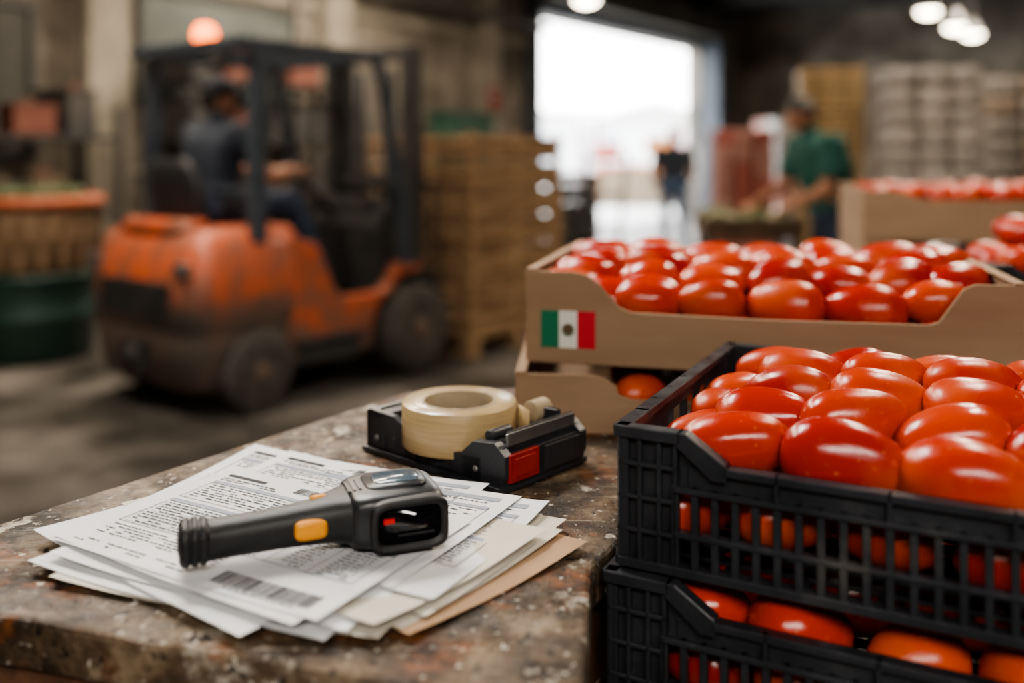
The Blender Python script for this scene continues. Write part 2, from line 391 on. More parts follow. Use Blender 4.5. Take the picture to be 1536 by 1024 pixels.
# ------------------------------------------------------------------ papers
PW=nmat('paper_white',[(.56,.565,.58),(.68,.68,.685)],.8,0,6,3)
PC=nmat('paper_cream',[(.47,.43,.36),(.57,.53,.46)],.8,0,6,3)
PK=nmat('paper_kraft',[(.28,.17,.095),(.36,.23,.135)],.85,0,6,3)
INK=nmat('printed_ink',[(.05,.055,.07)],.8); INKL=nmat('printed_grey_panel',[(.27,.29,.34)],.8); INKD=nmat('barcode_ink',[(.015,.015,.02)],.8)
paper=empty('paper_stack',(.014,-.018,0))
def sheet(name,c,ang,z,mt,W=.297,H=.21,curl=(0,0,0,0),text=False,seed=0):
    rnd=random.Random(seed); ca,sa=math.cos(ang),math.sin(ang)
    def S(u,v,dz=0):
        x=(u-.5)*W; y=(v-.5)*H
        q=0
        for k,(cu,cv) in enumerate(((0,0),(1,0),(1,1),(0,1))):
            w=max(0,1-(abs(u-cu)*W+abs(v-cv)*H)/.13); q+=curl[k]*w*w
        q+=.0005*math.sin(u*7+seed)+.0004*math.sin(v*6+2*seed)
        return V((c[0]+x*ca-y*sa,c[1]+x*sa+y*ca,z+q+dz))
    mb=MB(); n,m=26,18
    vs=[S(i/n,j/m) for j in range(m+1) for i in range(n+1)]
    fs=[(j*(n+1)+i,j*(n+1)+i+1,(j+1)*(n+1)+i+1,(j+1)*(n+1)+i) for j in range(m) for i in range(n)]
    mb.add(vs,fs,0,True)
    def q(u0,u1,v0,v1,mi):
        k=max(1,int((u1-u0)*W/.02))
        for a in range(k):
            ua=u0+(u1-u0)*a/k; ub=u0+(u1-u0)*(a+1)/k
            mb.add([S(ua,v0,.0005),S(ub,v0,.0005),S(ub,v1,.0005),S(ua,v1,.0005)],[(0,1,2,3)],mi)
    if text:
        def words(u0,u1,v,h=.0070,dens=.85):
            u=u0
            while u<u1:
                w=rnd.uniform(.008,.035)
                if rnd.random()<dens: q(u,min(u+w,u1),v,v+h,1)
                u+=w+.006
        t=.0032
        def frame(u0,u1,v0,v1):
            q(u0,u1,v0,v0+t,1);q(u0,u1,v1-t,v1,1);q(u0,u0+t*.7,v0,v1,1);q(u1-t*.7,u1,v0,v1,1)
        q(.05,.22,.90,.925,3); words(.05,.35,.87,.008); words(.05,.3,.85); q(.60,.95,.90,.94,2); words(.60,.92,.87)
        u=.36
        while u<.54:
            w=rnd.choice((.002,.003,.005)); q(u,u+w,.88,.945,3); u+=w+rnd.choice((.002,.004))
        frame(.05,.95,.60,.83); q(.05,.95,.80,.83,2)
        for i in range(7): words(.07,.45,.775-.024*i); words(.52,.92,.775-.024*i,dens=.6)
        q(.49,.4925,.60,.83,1)
        frame(.05,.95,.27,.57); q(.05,.95,.54,.57,2)
        for i in range(10):
            v=.515-.025*i; words(.07,.3,v); words(.36,.6,v,dens=.6); words(.68,.76,v,dens=.9); words(.82,.92,v,dens=.9); q(.05,.95,v-.007,v-.0055,1)
        for uu in (.33,.64,.79): q(uu,uu+.002,.27,.57,1)
        for i in range(5): words(.06,.55,.235-.022*i,dens=.8)
        u=.60 if seed==0 else .1
        v0=.05
        ue=u+.34
        while u<ue:
            w=rnd.choice((.0022,.0035,.006)); q(u,u+w,v0,v0+.095,3); u+=w+rnd.choice((.0022,.0035,.005))
        words(ue-.28,ue-.04,v0-.016,.009)
        words(.05,.5,.05,dens=.7); words(.05,.5,.075,dens=.7)
    return mb.obj(name,[mt,INK,INKL,INKD],paper,recalc=False)
rd=math.radians; z0=1.0015
SH=[ # center, angle, mat, curl, text
((-.128,.862),-42,PK,(0,.004,.006,0),0),
((-.150,.866),-37,PC,(.0,.004,.008,0),0),
((-.215,.825),-19,PC,(.004,.004,.0,0),0),
((-.240,.832),-24,PW,(.006,.002,0,.0),0),
((-.145,.878),-33,PC,(0,.002,.005,.0),0),
((-.215,.900),-44,PC,(.003,.0,.0,.004),0),
((-.262,.850),-37,PW,(.004,0,.0,.004),0),
((-.165,.855),-38,PC,(.0,.006,.008,.0),0),
((-.225,.838),-24,PW,(.005,.0,.0,.0),0),
((-.158,.884),-27,PW,(.0,.002,.007,.0),1),
((-.215,.930),-24,PW,(.0,.0,.003,.006),1),
((-.185,.905),-29,PW,(.0,.0,.004,.003),1),
((-.240,.846),-32,PW,(.003,.001,.0,.002),0),
((-.232,.846),-29,PW,(.001,.0015,.0,.001),1)]
for i,(c,a,mt,cu,tx) in enumerate(SH):
    sheet('sheet_%d'%(i+1),c,rd(a),z0+.0011*i,mt,curl=cu,text=bool(tx),seed=0 if i==len(SH)-1 else i+1)
PZ=z0+.0011*len(SH)+.001
# ------------------------------------------------------------------ barcode scanner
SB=nmat('scanner_black_rubber',[(.007,.007,.008),(.014,.014,.015)],.5,0,40,3,bump=.12,bscale=500)
SG=nmat('scanner_grey_shell',[(.016,.017,.019),(.024,.025,.028)],.36,0,30,3,bump=.05,bscale=400)
SY=nmat('scanner_yellow_button',[(.74,.29,.012)],.45)
GL=nmat('scanner_dark_glass',[(.004,.004,.005)],.08,0,spec=.8)
SCR=nmat('scanner_label_glass',[(.08,.11,.14)],.15)
RED=nmat('scanner_red_lens',[(.55,.02,.02)],.15)
def scanner():
    root=empty('barcode_scanner',(-.266,.745,PZ),rd(21)); root.scale=(.90,.90,.90)
    X,Y,Z=V((1,0,0)),V((0,1,0)),V((0,0,1))
    mb=MB()
    secs=[(0.0,0,.023,.017,.0150,3),(.002,0,.023,.0205,.0185,3),(.008,0,.023,.0215,.0195,3),(.0085,0,.023,.0195,.0175,3),(.0105,0,.023,.0195,.0175,3),(.011,0,.023,.0215,.0195,3),(.0155,0,.023,.0215,.0195,3),(.016,0,.023,.0195,.0175,3),(.018,0,.023,.0195,.0175,3),(.0185,0,.023,.0213,.0195,3),(.023,0,.023,.021,.019,3),(.0235,0,.023,.0190,.017,3),(.026,0,.023,.0190,.0170,2.6),
      (.05,.0005,.0235,.0180,.0170,2.5),(.085,.001,.0245,.0185,.0175,2.5),(.115,.002,.0255,.0205,.0190,2.6),(.135,.004,.027,.0260,.0205,3),(.150,.006,.0270,.0330,.0220,3.5),(.160,.006,.027,.0365,.0235,4)]
    mb.loft([sring((x,cy,cz),Y,Z,ry,rz,36,p) for x,cy,cz,ry,rz,p in secs],0)
    mb.loft([sring((-.0008,0,.023),Y,Z,.010,.009,20,4),sring((.001,0,.023),Y,Z,.011,.010,20,4)],1)
    mb.box((-.0014,-.006,.017),(-.0004,.006,.029),2)
    mb.obj('handle',[SB,SG,GL],root)
    hd=MB()
    hs=[(.150,.006,.0270,.0345,.0230,4.5),(.156,.006,.027,.0385,.0245,5),(.170,.006,.0275,.0415,.0255,6),(.205,.007,.027,.0420,.0252,6),(.228,.008,.0265,.0405,.0242,6),(.236,.008,.0265,.0375,.0215,5),(.238,.008,.0265,.033,.018,5)]
    hd.loft([sring((x,cy,cz),Y,Z,ry,rz,40,p) for x,cy,cz,ry,rz,p in hs],0)
    y=-.0365
    def ring(a,b,yy,p=5): return sring((.201,yy,.0258),X,Z,a,b,32,p)
    hd.loft([ring(.0360,.0235,y+.012),ring(.0372,.0242,y-.001),ring(.0360,.0232,y-.006),ring(.0315,.0182,y-.006),ring(.0295,.0165,y+.004),ring(.0270,.0145,y+.004)],1,cap=False)
    hd.loft([ring(.0300,.0172,y+.0015),ring(.0300,.0172,y-.0015)],2)
    hd.box((.176,y-.0030,.029),(.186,y-.0012,.0335),3); hd.box((.190,y-.0030,.0165),(.224,y-.0013,.0180),0)
    hd.loft([sring((.196,.010,.0515),X,Y,.030,.025,28,5),sring((.196,.010,.0540),X,Y,.0285,.0235,28,5)],0)
    hd.loft([sring((.198,.012,.0541),X,Y,.0225,.0165,28,4),sring((.198,.012,.0549),X,Y,.0215,.0155,28,4)],5)
    for i in range(3): hd.box((.150+.005*i,-.006,.0495+.0006*i),(.1525+.005*i,.022,.0520+.0006*i),0)
    hd.obj('scan_head',[SG,SB,GL,RED,nmat('scanner_mirror',[(.05,.055,.06)],.2),SCR],root)
    bt=MB()
    bt.loft([sring((.113,-.0165,.0265),X,Z,.0150,.0088,24,4),sring((.113,-.0230,.0265),X,Z,.0145,.0083,24,4),sring((.113,-.0242,.0265),X,Z,.0115,.0058,24,4)],0)
    bt.loft([sring((.124,.008,.0425),X,Y,.0085,.0040,20,3),sring((.124,.008,.0468),X,Y,.0075,.0032,20,3)],0)
    bt.obj('trigger_button',[SY],root)
scanner()
# ------------------------------------------------------------------ tape dispenser
def tape():
    root=empty('tape_dispenser',(-.045,1.075,1.0),rd(-42))
    BK=nmat('dispenser_black',[(.012,.013,.016),(.026,.027,.032)],.4,0,25,4,bump=.08,bscale=200,rvar=.1)
    RDm=nmat('dispenser_red',[(.22,.010,.009),(.30,.02,.013)],.4,0,20,3)
    TP=nmat('packing_tape_buff',[(.35,.24,.115),(.44,.32,.165)],.35,0,60,3,stretch=(.3,.3,8),coat=.3)
    CR=nmat('tape_core_card',[(.30,.23,.145),(.38,.30,.195)],.8,0,20,3)
    mb=MB(); a,b=.108,.068
    mb.box((-a,-b,.002),(a,b,.012),0)
    for (x,y) in ((-a+.012,-b+.012),(a-.012,-b+.012),(-a+.012,b-.012),(a-.012,b-.012)): mb.tube((x,y,0),(x,y,.004),.008,n=16)
    mb.prism([(-a,.004),(a-.03,.004),(a-.03,.034),(.03,.030),(-.02,.032),(-.06,.050),(-a+.004,.052),(-a,.048)],-b,-b+.008,0)
    mb.prism([(-a,.004),(a-.02,.004),(a-.02,.044),(.02,.034),(-.05,.038),(-a,.050)],b-.008,b,0)
    mb.box((-a,-b,.004),(-a+.010,b,.050),0)
    mb.box((-a+.0,-b+.0,.044),(-a+.028,b,.048),0)
    mb.box((-a-.004,-b-.004,.002),(a+.002,b+.004,.008),0)
    for i in range(6): mb.box((-a+.03+.018*i,-b-.002,.010),(-a+.034+.018*i,-b+.001,.026),0)
    mb.tube((-.004,-.018,.010),(-.004,-.018,.058),.010,n=20)
    P=[(.050,.010),(a,.010),(a+.004,.018),(a+.004,.040),(a-.012,.052),(.066,.048),(.050,.034)]
    mb.prism(P,-b,-b+.012,0); mb.prism(P,b-.012,b,0)
    mb.box((.055,-b+.01,.010),(a-.01,b-.01,.030),0); mb.box((a-.014,-b+.006,.008),(a+.002,b-.006,.040),0)
    mb.box((.07,-b+.004,.040),(a-.004,b-.004,.047),0)
    for i in range(11): mb.box((.072+.0028*i,-b+.02,.0465),(.0735+.0028*i,b-.045,.0485),0)
    mb.box((a+.0005,-b+.006,.012),(a+.0062,-b+.052,.041),1)
    mb.box((a+.003,-b+.012,.017),(a+.0072,-b+.046,.036),1)
    mb.box((a+.0,-.006,.012),(a+.0055,b-.006,.038),0)
    mb.box((a-.006,-b+.012,.047),(a-.003,b-.012,.060),2)
    for i in range(28):
        y=-b+.013+i*.0039; mb.add([(a-.006,y,.060),(a-.006,y+.0038,.060),(a-.0045,y+.0019,.0645)],[(0,1,2)],2)
    mb.tube((.078,-b+.045,.053),(.078,-b+.012,.053),.006,n=16,mi=0)
    mb.box((.045,b-.020,.046),(.085,b-.012,.060),0); mb.tube((.055,b-.03,.055),(.055,b-.004,.055),.012,n=18,mi=3)
    for x in (-.09,.07): mb.tube((x,-b-.001,.020),(x,-b+.003,.020),.0035,n=12,mi=2)
    mb.obj('dispenser_base',[BK,RDm,STEEL,CR],root,bevel=.0014,seg=2)
    t=MB(); c=(-.004,-.018,0); z0,z1=.022,.069
    t.lathe([(.043,z0),(.0645,z0),(.0652,z0+.001),(.0652,z1-.001),(.0645,z1),(.043,z1)],c,64,0,closed=True)
    t.lathe([(.043,z1),(.0425,z1+.001),(.0400,z1+.001),(.0395,z1),(.0395,z0),(.043,z0)],c,64,1,closed=True)
    for r in (.047,.053,.059): t.torus((c[0],c[1],z1),r,.0003,'Z',48,6,0)
    t.obj('tape_roll',[TP,CR],root)
    s=MB(); pts=[(-.004+.0652*math.cos(rd(q)),-.018+.0652*math.sin(rd(q))) for q in (60,50,40)]+[(.075,.012)]
    s.loft([[V((x,y,.024)),V((x,y,.066)),V((x+.0004,y+.0004,.066)),V((x+.0004,y+.0004,.024))] for x,y in pts],0)
    s.obj('tape_tail',[TP],root)
tape()
# ------------------------------------------------------------------ humans
def seg_d(p,a,b):
    ab=b-a; t=max(0,min(1,(p-a).dot(ab)/ab.length_squared)); return (p-(a+ab*t)).length,t
def hand(mb,w,d,nrm,curl,mi,side):
    d=d.normalized(); nrm=(nrm-d*nrm.dot(d)).normalized(); s=d.cross(nrm).normalized()*side
    mb.loft([sring(w-d*.01,s,nrm,.026,.019,14,2.4),sring(w+d*.03,s,nrm,.036,.016,14,2.8),sring(w+d*.07,s,nrm,.042,.014,14,3),sring(w+d*.092,s,nrm,.040,.011,14,3)],mi)
    for k,(off,ln) in enumerate(((-.030,.066),(-.010,.076),(.010,.080),(.029,.070))):
        p=w+d*.085+s*off; pts=[p]
        for j,fr in enumerate((.45,.32,.23)):
            a=curl*(j+1); q=d*math.cos(a)+nrm*math.sin(a)
            p=p+q*ln*fr; pts.append(p)
        mb.path(pts,[.0095,.0088,.008,.006],8,mi)
    p=w+d*.025+s*.026; mb.path([p,p+d*.025+s*.022,p+d*.052+s*.030+nrm*.008,p+d*.072+s*.030+nrm*.016],[.013,.011,.0095,.0065],8,mi)
def head(mb,c,F,U,mi_skin,mi_hair,mi_cap,mi_eye,mi_dark,mi_lip,cap,brow=True):
    F=F.normalized(); Rr=F.cross(U).normalized(); U=Rr.cross(F).normalized()
    R=Matrix((Rr,F,U)).transposed()
    def shp(q,p):
        x,y,z=q; t=max(0,-p.z)
        x*=1-.32*t**1.6; y*=1-.10*t
        if p.y>0: y*=1-.10*max(0,p.z)
        if p.y<0 and p.z<-.2: y*=1-.35*(-p.z-.2)
        if p.y>.2:
            y+=.020*math.exp(-((p.x/.16)**2))*math.exp(-((p.z+.18)/.16)**2)
            y+=.006*math.exp(-((p.z-.18)/.10)**2)
            y-=.007*math.exp(-(((abs(p.x)-.40)/.18)**2))*math.exp(-((p.z-.02)/.12)**2)
            y+=.008*math.exp(-((p.x/.3)**2))*math.exp(-((p.z+.85)/.15)**2)
            y+=.004*math.exp(-((p.x/.3)**2))*math.exp(-((p.z+.52)/.10)**2)
        return V((x,y,z))
    mb.sph(c,(.076,.098,.118),mi_skin,40,32,R,shp)
    for sx in (-1,1):
        mb.sph(c+R@V((sx*.029,.083,.004)),(.0125,.010,.0085),mi_eye,12,8,R); mb.sph(c+R@V((sx*.029,.0915,.004)),(.0055,.0032,.0055),mi_dark,10,6,R)
        mb.sph(c+R@V((sx*.030,.090,.026)),(.017,.006,.0035),mi_hair,12,6,R)
        mb.sph(c+R@V((sx*.077,-.004,-.008)),(.008,.018,.030),mi_skin,12,10,R)
        mb.sph(c+R@V((sx*.082,-.001,-.006)),(.004,.010,.018),mi_lip,10,8,R)
        mb.sph(c+R@V((sx*.009,.101,-.036)),(.009,.009,.007),mi_skin,10,8,R)
    mb.sph(c+R@V((0,.090,-.060)),(.024,.007,.0045),mi_lip,14,6,R); mb.sph(c+R@V((0,.089,-.068)),(.019,.007,.005),mi_lip,14,6,R)
    def hs(q,p):
        lim=.10+.42*p.y if p.y>-.1 else .06+.9*(p.y+.1)
        lim=max(lim,-.48)
        if p.z<lim: 
            return shp(V((q.x*.86,q.y*.86,q.z*.90)),p)
        return shp(V((q.x,q.y,q.z)),p)
    mb.sph(c,(.084,.105,.127),mi_hair,40,32,R,hs)
    if cap:
        def cp(q,p):
            if p.z<.22: return V((q.x*.86,q.y*.86,.03+p.z*.01))
            return q
        mb.sph(c+R@V((0,0,.012)),(.092,.113,.128),mi_cap,32,24,R,cp)
        rings=[]
        for k in range(8):
            t=k/7; w=.078*math.sqrt(max(0.05,1-(t*.9)**2)); y=.082+.085*t; z=.048-.020*t
            rings.append([c+R@V((-w,y,z-.006)),c+R@V((0,y+.006,z)),c+R@V((w,y,z-.006)),c+R@V((w,y,z-.010)),c+R@V((0,y+.006,z-.004)),c+R@V((-w,y,z-.010))])
        mb.loft(rings,mi_cap)
        mb.sph(c+R@V((0,0,.139)),.008,mi_cap,10,6)
def human(name,J,F,headF,mats,cap,sleeve=.72,curl=.45,palmN=None,M=None,hb=1.0):
    J={k:V(p) for k,p in J.items()}
    up=V((0,0,1)); mb=MB()
    Rh=(J['hipR']-J['hipL']).normalized(); Rs=(J['shR']-J['shL']).normalized()
    pel=J['pelvis'];che=J['chest'];nk=J['neck']
    sp=(che-pel)
    P=[(pel-sp.normalized()*.09,Rh,.125,.10),(pel-sp.normalized()*.05,Rh,.165,.118),(pel+sp*.1,Rh,.172,.122),(pel+sp*.5,(Rh+Rs)/2,.155,.112),(pel+sp*.85,Rs,.172,.122),(che+(nk-che)*.25,Rs,.19,.122),(che+(nk-che)*.55,Rs,.185,.108),(che+(nk-che)*.78,Rs,.125,.085),(che+(nk-che)*.92,Rs,.07,.066)]
    rings=[]
    for i,(c,R,a,b) in enumerate(P):
        R=R.normalized(); d=(sp if i<5 else (nk-che)).normalized(); Fd=d.cross(R).normalized()
        rings.append(sring(c,R,Fd,a*hb,b*hb,24,2.5))
    mb.loft(rings)
    mb.tube(che+(nk-che)*.75,J['head']-(J['head']-nk)*.25,.060,.056,18)
    for s in 'LR':
        sh,el,wr=J['sh'+s],J['el'+s],J['wr'+s]
        mb.sph(sh,(.066*hb,.066*hb,.066*hb)); e2=sh+(el-sh)*sleeve
        mb.tube(sh,e2,.062*hb,.056*hb,16); mb.tube(sh+(el-sh)*.5,el,.046,.043,16); mb.sph(el,.0435); mb.tube(el,el+(wr-el)*.35,.043,.042,16); mb.tube(el+(wr-el)*.35,wr,.042,.029,16); mb.sph(wr,.029)
        hp,kn,an=J['hip'+s],J['kn'+s],J['an'+s]
        mb.sph(hp,.098); mb.tube(hp,kn,.098,.070,18); mb.sph(kn,.070); mb.tube(kn,kn+(an-kn)*.35,.068,.066,16); mb.tube(kn+(an-kn)*.35,an,.066,.054,16)
    tmp=mb.obj('tmp_body',[])
    rm=tmp.modifiers.new('r','REMESH'); rm.mode='VOXEL'; rm.voxel_size=.011
    sm=tmp.modifiers.new('s','SMOOTH'); sm.factor=.5; sm.iterations=5
    dg=bpy.context.evaluated_depsgraph_get(); dg.update()
    me=bpy.data.meshes.new_from_object(tmp.evaluated_get(dg)); bpy.data.objects.remove(tmp)
    vs=[v.co.copy() for v in me.vertices]
    fo=[]
    for v in me.vertices:
        n=noise.noise(v.co*9)*.006+noise.noise(V((v.co.x*6,v.co.y*6,v.co.z*22)))*.004
        fo.append(n)
    out=MB(); out.v=[vs[i]+me.vertices[i].normal*fo[i] for i in range(len(vs))]
    belt=pel+sp.normalized()*.05
    for p in me.polygons:
        c=p.center
        cand=[]
        for s in 'LR':
            d,t=seg_d(c,J['sh'+s],J['el'+s]); cand.append((d-.062*hb,0 if t>sleeve else 1))
            d,t=seg_d(c,J['el'+s],J['wr'+s]); cand.append((d-.045,0))
            d,t=seg_d(c,J['hip'+s],J['kn'+s]); cand.append((d-.09,2))
            d,t=seg_d(c,J['kn'+s],J['an'+s]); cand.append((d-.065,2))
        d,t=seg_d(c,che+(nk-che)*.8,J['head']); cand.append((d-.06,0 if (c-nk).dot((J['head']-nk).normalized())>-.03 else 1))
        h=(c-belt).dot(sp.normalized())
        d,t=seg_d(c,pel,che+(nk-che)*.6); cand.append((d-.16,1 if h>0 else 2))
        mi=min(cand,key=lambda q:q[0])[1]
        if mi==2 and h>0 and seg_d(c,pel,che)[0]<.2 and (J['hipL']-J['knL']).normalized().z>.8: mi=1
        out.f.append(list(p.vertices)); out.m.append(mi); out.s.append(True)
    for s,sd in (('L',-1),('R',1)):
        wr=J['wr'+s]; d=wr-J['el'+s]; nv=palmN[s] if palmN else V((0,0,-1))
        hand(out,wr,d if not palmN or s+'d' not in palmN else palmN[s+'d'],nv,curl,0,sd)
        an=J['an'+s]; f=J.get('toe'+s,an+F*.17+V((0,0,-.05)))-an; f.z=0; f.normalize(); side=f.cross(up); zb=an.z-.075
        rr=[]
        for t,a,h in ((-.075,.025,.04),(-.05,.038,.085),(0,.042,.10),(.05,.044,.075),(.10,.050,.055),(.15,.046,.045),(.185,.025,.03)):
            rr.append(sring(an+f*t+V((0,0,zb-an.z+h/2)),side,up,a,h/2,16,2.8))
        out.loft(rr,5)
    head(out,J['head'],headF,(J['head']-nk).normalized()*.4+up*.6,0,3,4,6,3,7,cap)
    bpy.data.meshes.remove(me)
    o=out.obj(name,mats,recalc=False)
    if M is not None: o.matrix_world=M
    return o
SKIN=nmat('skin_tan',[(.33,.155,.09),(.41,.20,.12)],.55,0,8,3)
HAIR=nmat('black_hair',[(.008,.007,.006),(.02,.016,.013)],.55,0,60,2)
LIP=nmat('lip_skin',[(.30,.11,.08)],.5)
EYE=nmat('eye_white',[(.7,.68,.65)],.3)
NAVY=nmat('navy_cloth',[(.014,.019,.030),(.028,.036,.052)],.85,0,9,4)
JEAN=nmat('denim_cloth',[(.022,.034,.062),(.045,.062,.10)],.85,0,12,4)
JEAN2=nmat('blue_denim',[(.05,.09,.17),(.09,.14,.24)],.85,0,12,4)
GREEN=nmat('green_cloth',[(.006,.055,.046),(.014,.085,.070)],.85,0,9,4)
SHOE=nmat('shoe_leather',[(.02,.015,.012)],.5)
# ------------------------------------------------------------------ forklift
FO=(-1.56,4.58); FA=math.atan2(.788,.615)
def grime(name,top,low,zc,dz,rough=.5,coat=.1,amt=.85):
    m=bpy.data.materials.new(name); m.use_nodes=True
    nt=m.node_tree;N=nt.nodes;L=nt.links;b=N['Principled BSDF']
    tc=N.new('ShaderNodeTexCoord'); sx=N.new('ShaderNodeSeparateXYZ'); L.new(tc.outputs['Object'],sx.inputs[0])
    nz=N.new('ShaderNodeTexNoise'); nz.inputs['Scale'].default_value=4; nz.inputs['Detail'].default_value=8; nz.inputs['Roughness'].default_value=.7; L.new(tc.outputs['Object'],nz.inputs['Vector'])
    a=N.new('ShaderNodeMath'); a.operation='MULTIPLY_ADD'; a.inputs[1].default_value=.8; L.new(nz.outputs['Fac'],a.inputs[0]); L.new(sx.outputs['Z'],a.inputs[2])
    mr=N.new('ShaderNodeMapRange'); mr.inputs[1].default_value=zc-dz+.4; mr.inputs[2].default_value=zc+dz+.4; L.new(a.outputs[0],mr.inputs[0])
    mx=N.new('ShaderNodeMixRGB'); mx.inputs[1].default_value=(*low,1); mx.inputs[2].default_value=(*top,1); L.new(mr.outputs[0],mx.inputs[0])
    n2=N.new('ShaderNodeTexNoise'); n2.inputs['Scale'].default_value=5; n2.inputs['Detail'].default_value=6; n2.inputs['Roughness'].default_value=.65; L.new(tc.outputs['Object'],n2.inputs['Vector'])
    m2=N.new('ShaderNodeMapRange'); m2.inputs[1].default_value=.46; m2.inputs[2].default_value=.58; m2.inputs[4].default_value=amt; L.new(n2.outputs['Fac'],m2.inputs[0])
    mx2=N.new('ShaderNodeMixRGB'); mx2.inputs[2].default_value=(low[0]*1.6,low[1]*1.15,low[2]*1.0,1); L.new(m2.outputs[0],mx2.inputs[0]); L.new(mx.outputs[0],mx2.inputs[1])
    L.new(mx2.outputs[0],b.inputs['Base Color']); b.inputs['Roughness'].default_value=rough; b.inputs['Coat Weight'].default_value=coat
    return m
def forklift():
    root=empty('forklift',(FO[0],FO[1],0),FA)
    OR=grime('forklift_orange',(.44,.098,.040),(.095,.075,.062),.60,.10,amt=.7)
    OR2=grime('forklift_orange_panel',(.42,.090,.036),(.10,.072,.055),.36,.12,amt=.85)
    GY=nmat('forklift_frame_blue_grey',[(.030,.040,.054),(.055,.067,.083)],.5,.1,8,4)
    DK=nmat('forklift_dark',[(.018,.018,.019),(.04,.038,.036)],.6,0,9,4)
    TY=nmat('tyre_rubber',[(.03,.027,.025),(.075,.064,.055)],.9,0,10,4,bump=.2)
    HUB=nmat('dirty_hub',[(.09,.06,.045),(.16,.10,.07)],.7,0,10,4)
    VN=nmat('seat_vinyl',[(.02,.021,.024)],.5)
    X,Y,Z=V((1,0,0)),V((0,1,0)),V((0,0,1))
    mats=[OR,GY,DK,TY,OR2,STEEL,VN,HUB]
    b=MB()
    def cw(z,x0,x1,y0,y1,p=5): return sring(((x0+x1)/2,(y0+y1)/2,z),X,Y,(x1-x0)/2,(y1-y0)/2,40,p)
    b.loft([cw(.12,.10,.60,.10,.95),cw(.16,.03,.62,.03,1.02),cw(.40,.0,.66,.0,1.05,6),cw(.46,.0,.68,.0,1.05,6),cw(.47,-.015,.69,-.01,1.06,6),cw(.70,-.01,.70,-.01,1.06,6),cw(.86,.03,.72,.015,1.035,6),cw(.93,.07,.72,.04,1.01,6),cw(.955,.14,.70,.10,.95,6)],0)
    b.loft([sring((.16,.525,.93),X,Y,.11,.33,24,4),sring((.17,.525,1.00),X,Y,.09,.30,24,4)],4)
    for i in range(5): b.box((-.026,.22,.52+.034*i),(.01,.83,.538+.034*i),2)
    b.box((-.020,.20,.50),(.03,.85,.69),2)
    b.box((-.020,.06,.74),(.02,.16,.80),5); b.box((-.020,.89,.74),(.02,.99,.80),5)
    b.tube((-.05,.525,.30),(.05,.525,.30),.045,n=20,mi=2); b.box((-.03,.42,.22),(.02,.63,.38),2)
    b.obj('counterweight',mats,root)
    c=MB()
    for y0,y1 in ((0.02,.10),(.95,1.03)):
        P=[(.60,.20),(1.22,.20)]
        for k in range(7):
            a=math.pi-math.pi*k/6*.5; P.append((1.55+.33*math.cos(a),.28+.33*math.sin(a)))
        P+=[(1.62,.61),(1.62,.66),(1.42,.68),(1.36,.52),(.98,.52),(.92,.60),(.80,.84),(.62,.90)]
        c.prism(P,y0,y1,4)
    c.box((.55,.10,.18),(1.55,.95,.44),2); c.box((.9,.08,.44),(1.40,.97,.47),2)
    c.box((.62,-.03,.30),(1.15,.05,.33),2); c.box((.66,.0,.18),(1.1,.03,.31),2)
    c.loft([cw(.44,.45,.95,.16,.89),cw(.80,.42,.93,.16,.89),cw(.86,.45,.90,.2,.85)],2)
    c.prism([(1.38,.44),(1.56,.44),(1.56,.92),(1.46,1.02),(1.40,1.02),(1.36,.90)],.12,.93,2)
    c.prism([(1.38,.98),(1.50,.96),(1.46,1.08),(1.40,1.08)],.2,.85,2)
    c.obj('chassis',mats,root,bevel=.012)
    w=MB()
    def wheel(x,y0,y1,z,r):
        ym=(y0+y1)/2; h=(y1-y0)/2
        w.lathe([(r*.55,-h*.9),(r*.92,-h),(r,-h*.75),(r,h*.75),(r*.92,h),(r*.55,h*.9)],(x,ym,z),40,3,'Y')
        w.lathe([(.02,-h*1.02),(r*.2,-h*1.02),(r*.25,-h*.8),(r*.5,-h*.7),(r*.56,-h*.95),(r*.56,h*.95),(r*.5,h*.7),(r*.25,h*.8),(.02,h*1.0)],(x,ym,z),32,7,'Y')
        for k in range(6):
            a=k*math.pi/3; w.tube((x+r*.36*math.cos(a),ym-h*.85,z+r*.36*math.sin(a)),(x+r*.36*math.cos(a),ym-h*.68,z+r*.36*math.sin(a)),.014,n=8,mi=5)
    wheel(.38,-.045,.115,.215,.215); wheel(.38,.93,1.09,.215,.215); wheel(1.55,-.06,.14,.27,.27); wheel(1.55,.91,1.11,.27,.27)
    w.tube((.38,.1,.215),(.38,.95,.215),.05,mi=2); w.tube((1.55,.1,.28),(1.55,.95,.28),.06,mi=2)
    w.obj('wheels',mats,root)
    g=MB(); H=1.93
    for y in (.03,1.02):
        g.beam((.40,y,.88),(.39,y,1.4),.06,.09,1); g.beam((.39,y,1.38),(.40,y,H),.06,.09,1)
        g.beam((1.50,y,.66),(1.47,y,1.10),.055,.06,1); g.beam((1.47,y,1.08),(1.26,y,H),.05,.06,1)
        g.beam((.26,y,H),(1.30,y,H),.055,.06,1)
    g.beam((.28,.03,H),(.28,1.02,H),.06,.06,1); g.beam((1.28,.03,H),(1.28,1.02,H),.06,.06,1)
    for i in range(7): x=.40+.125*i; g.beam((x,.05,H+.0),(x,1.0,H+.0),.022,.035,1)
    g.beam((.40,.05,1.15),(.40,1.0,1.15),.03,.03,1)
    g.box((.22,.10,1.78),(.27,.22,1.88),2); g.tube((.33,.40,H-.03),(.33,.40,H+.02),.05,n=20,mi=2)
    g.obj('overhead_guard',mats,root,bevel=.006)
    k=MB(); k.lathe([(.045,0),(.06,.01),(.062,.08),(.045,.115),(.01,.125)],(.33,.40,H+.0),24,0); k.obj('beacon_light',[emat('amber_beacon',(1.0,.17,.008),8)],root)
    s=MB()
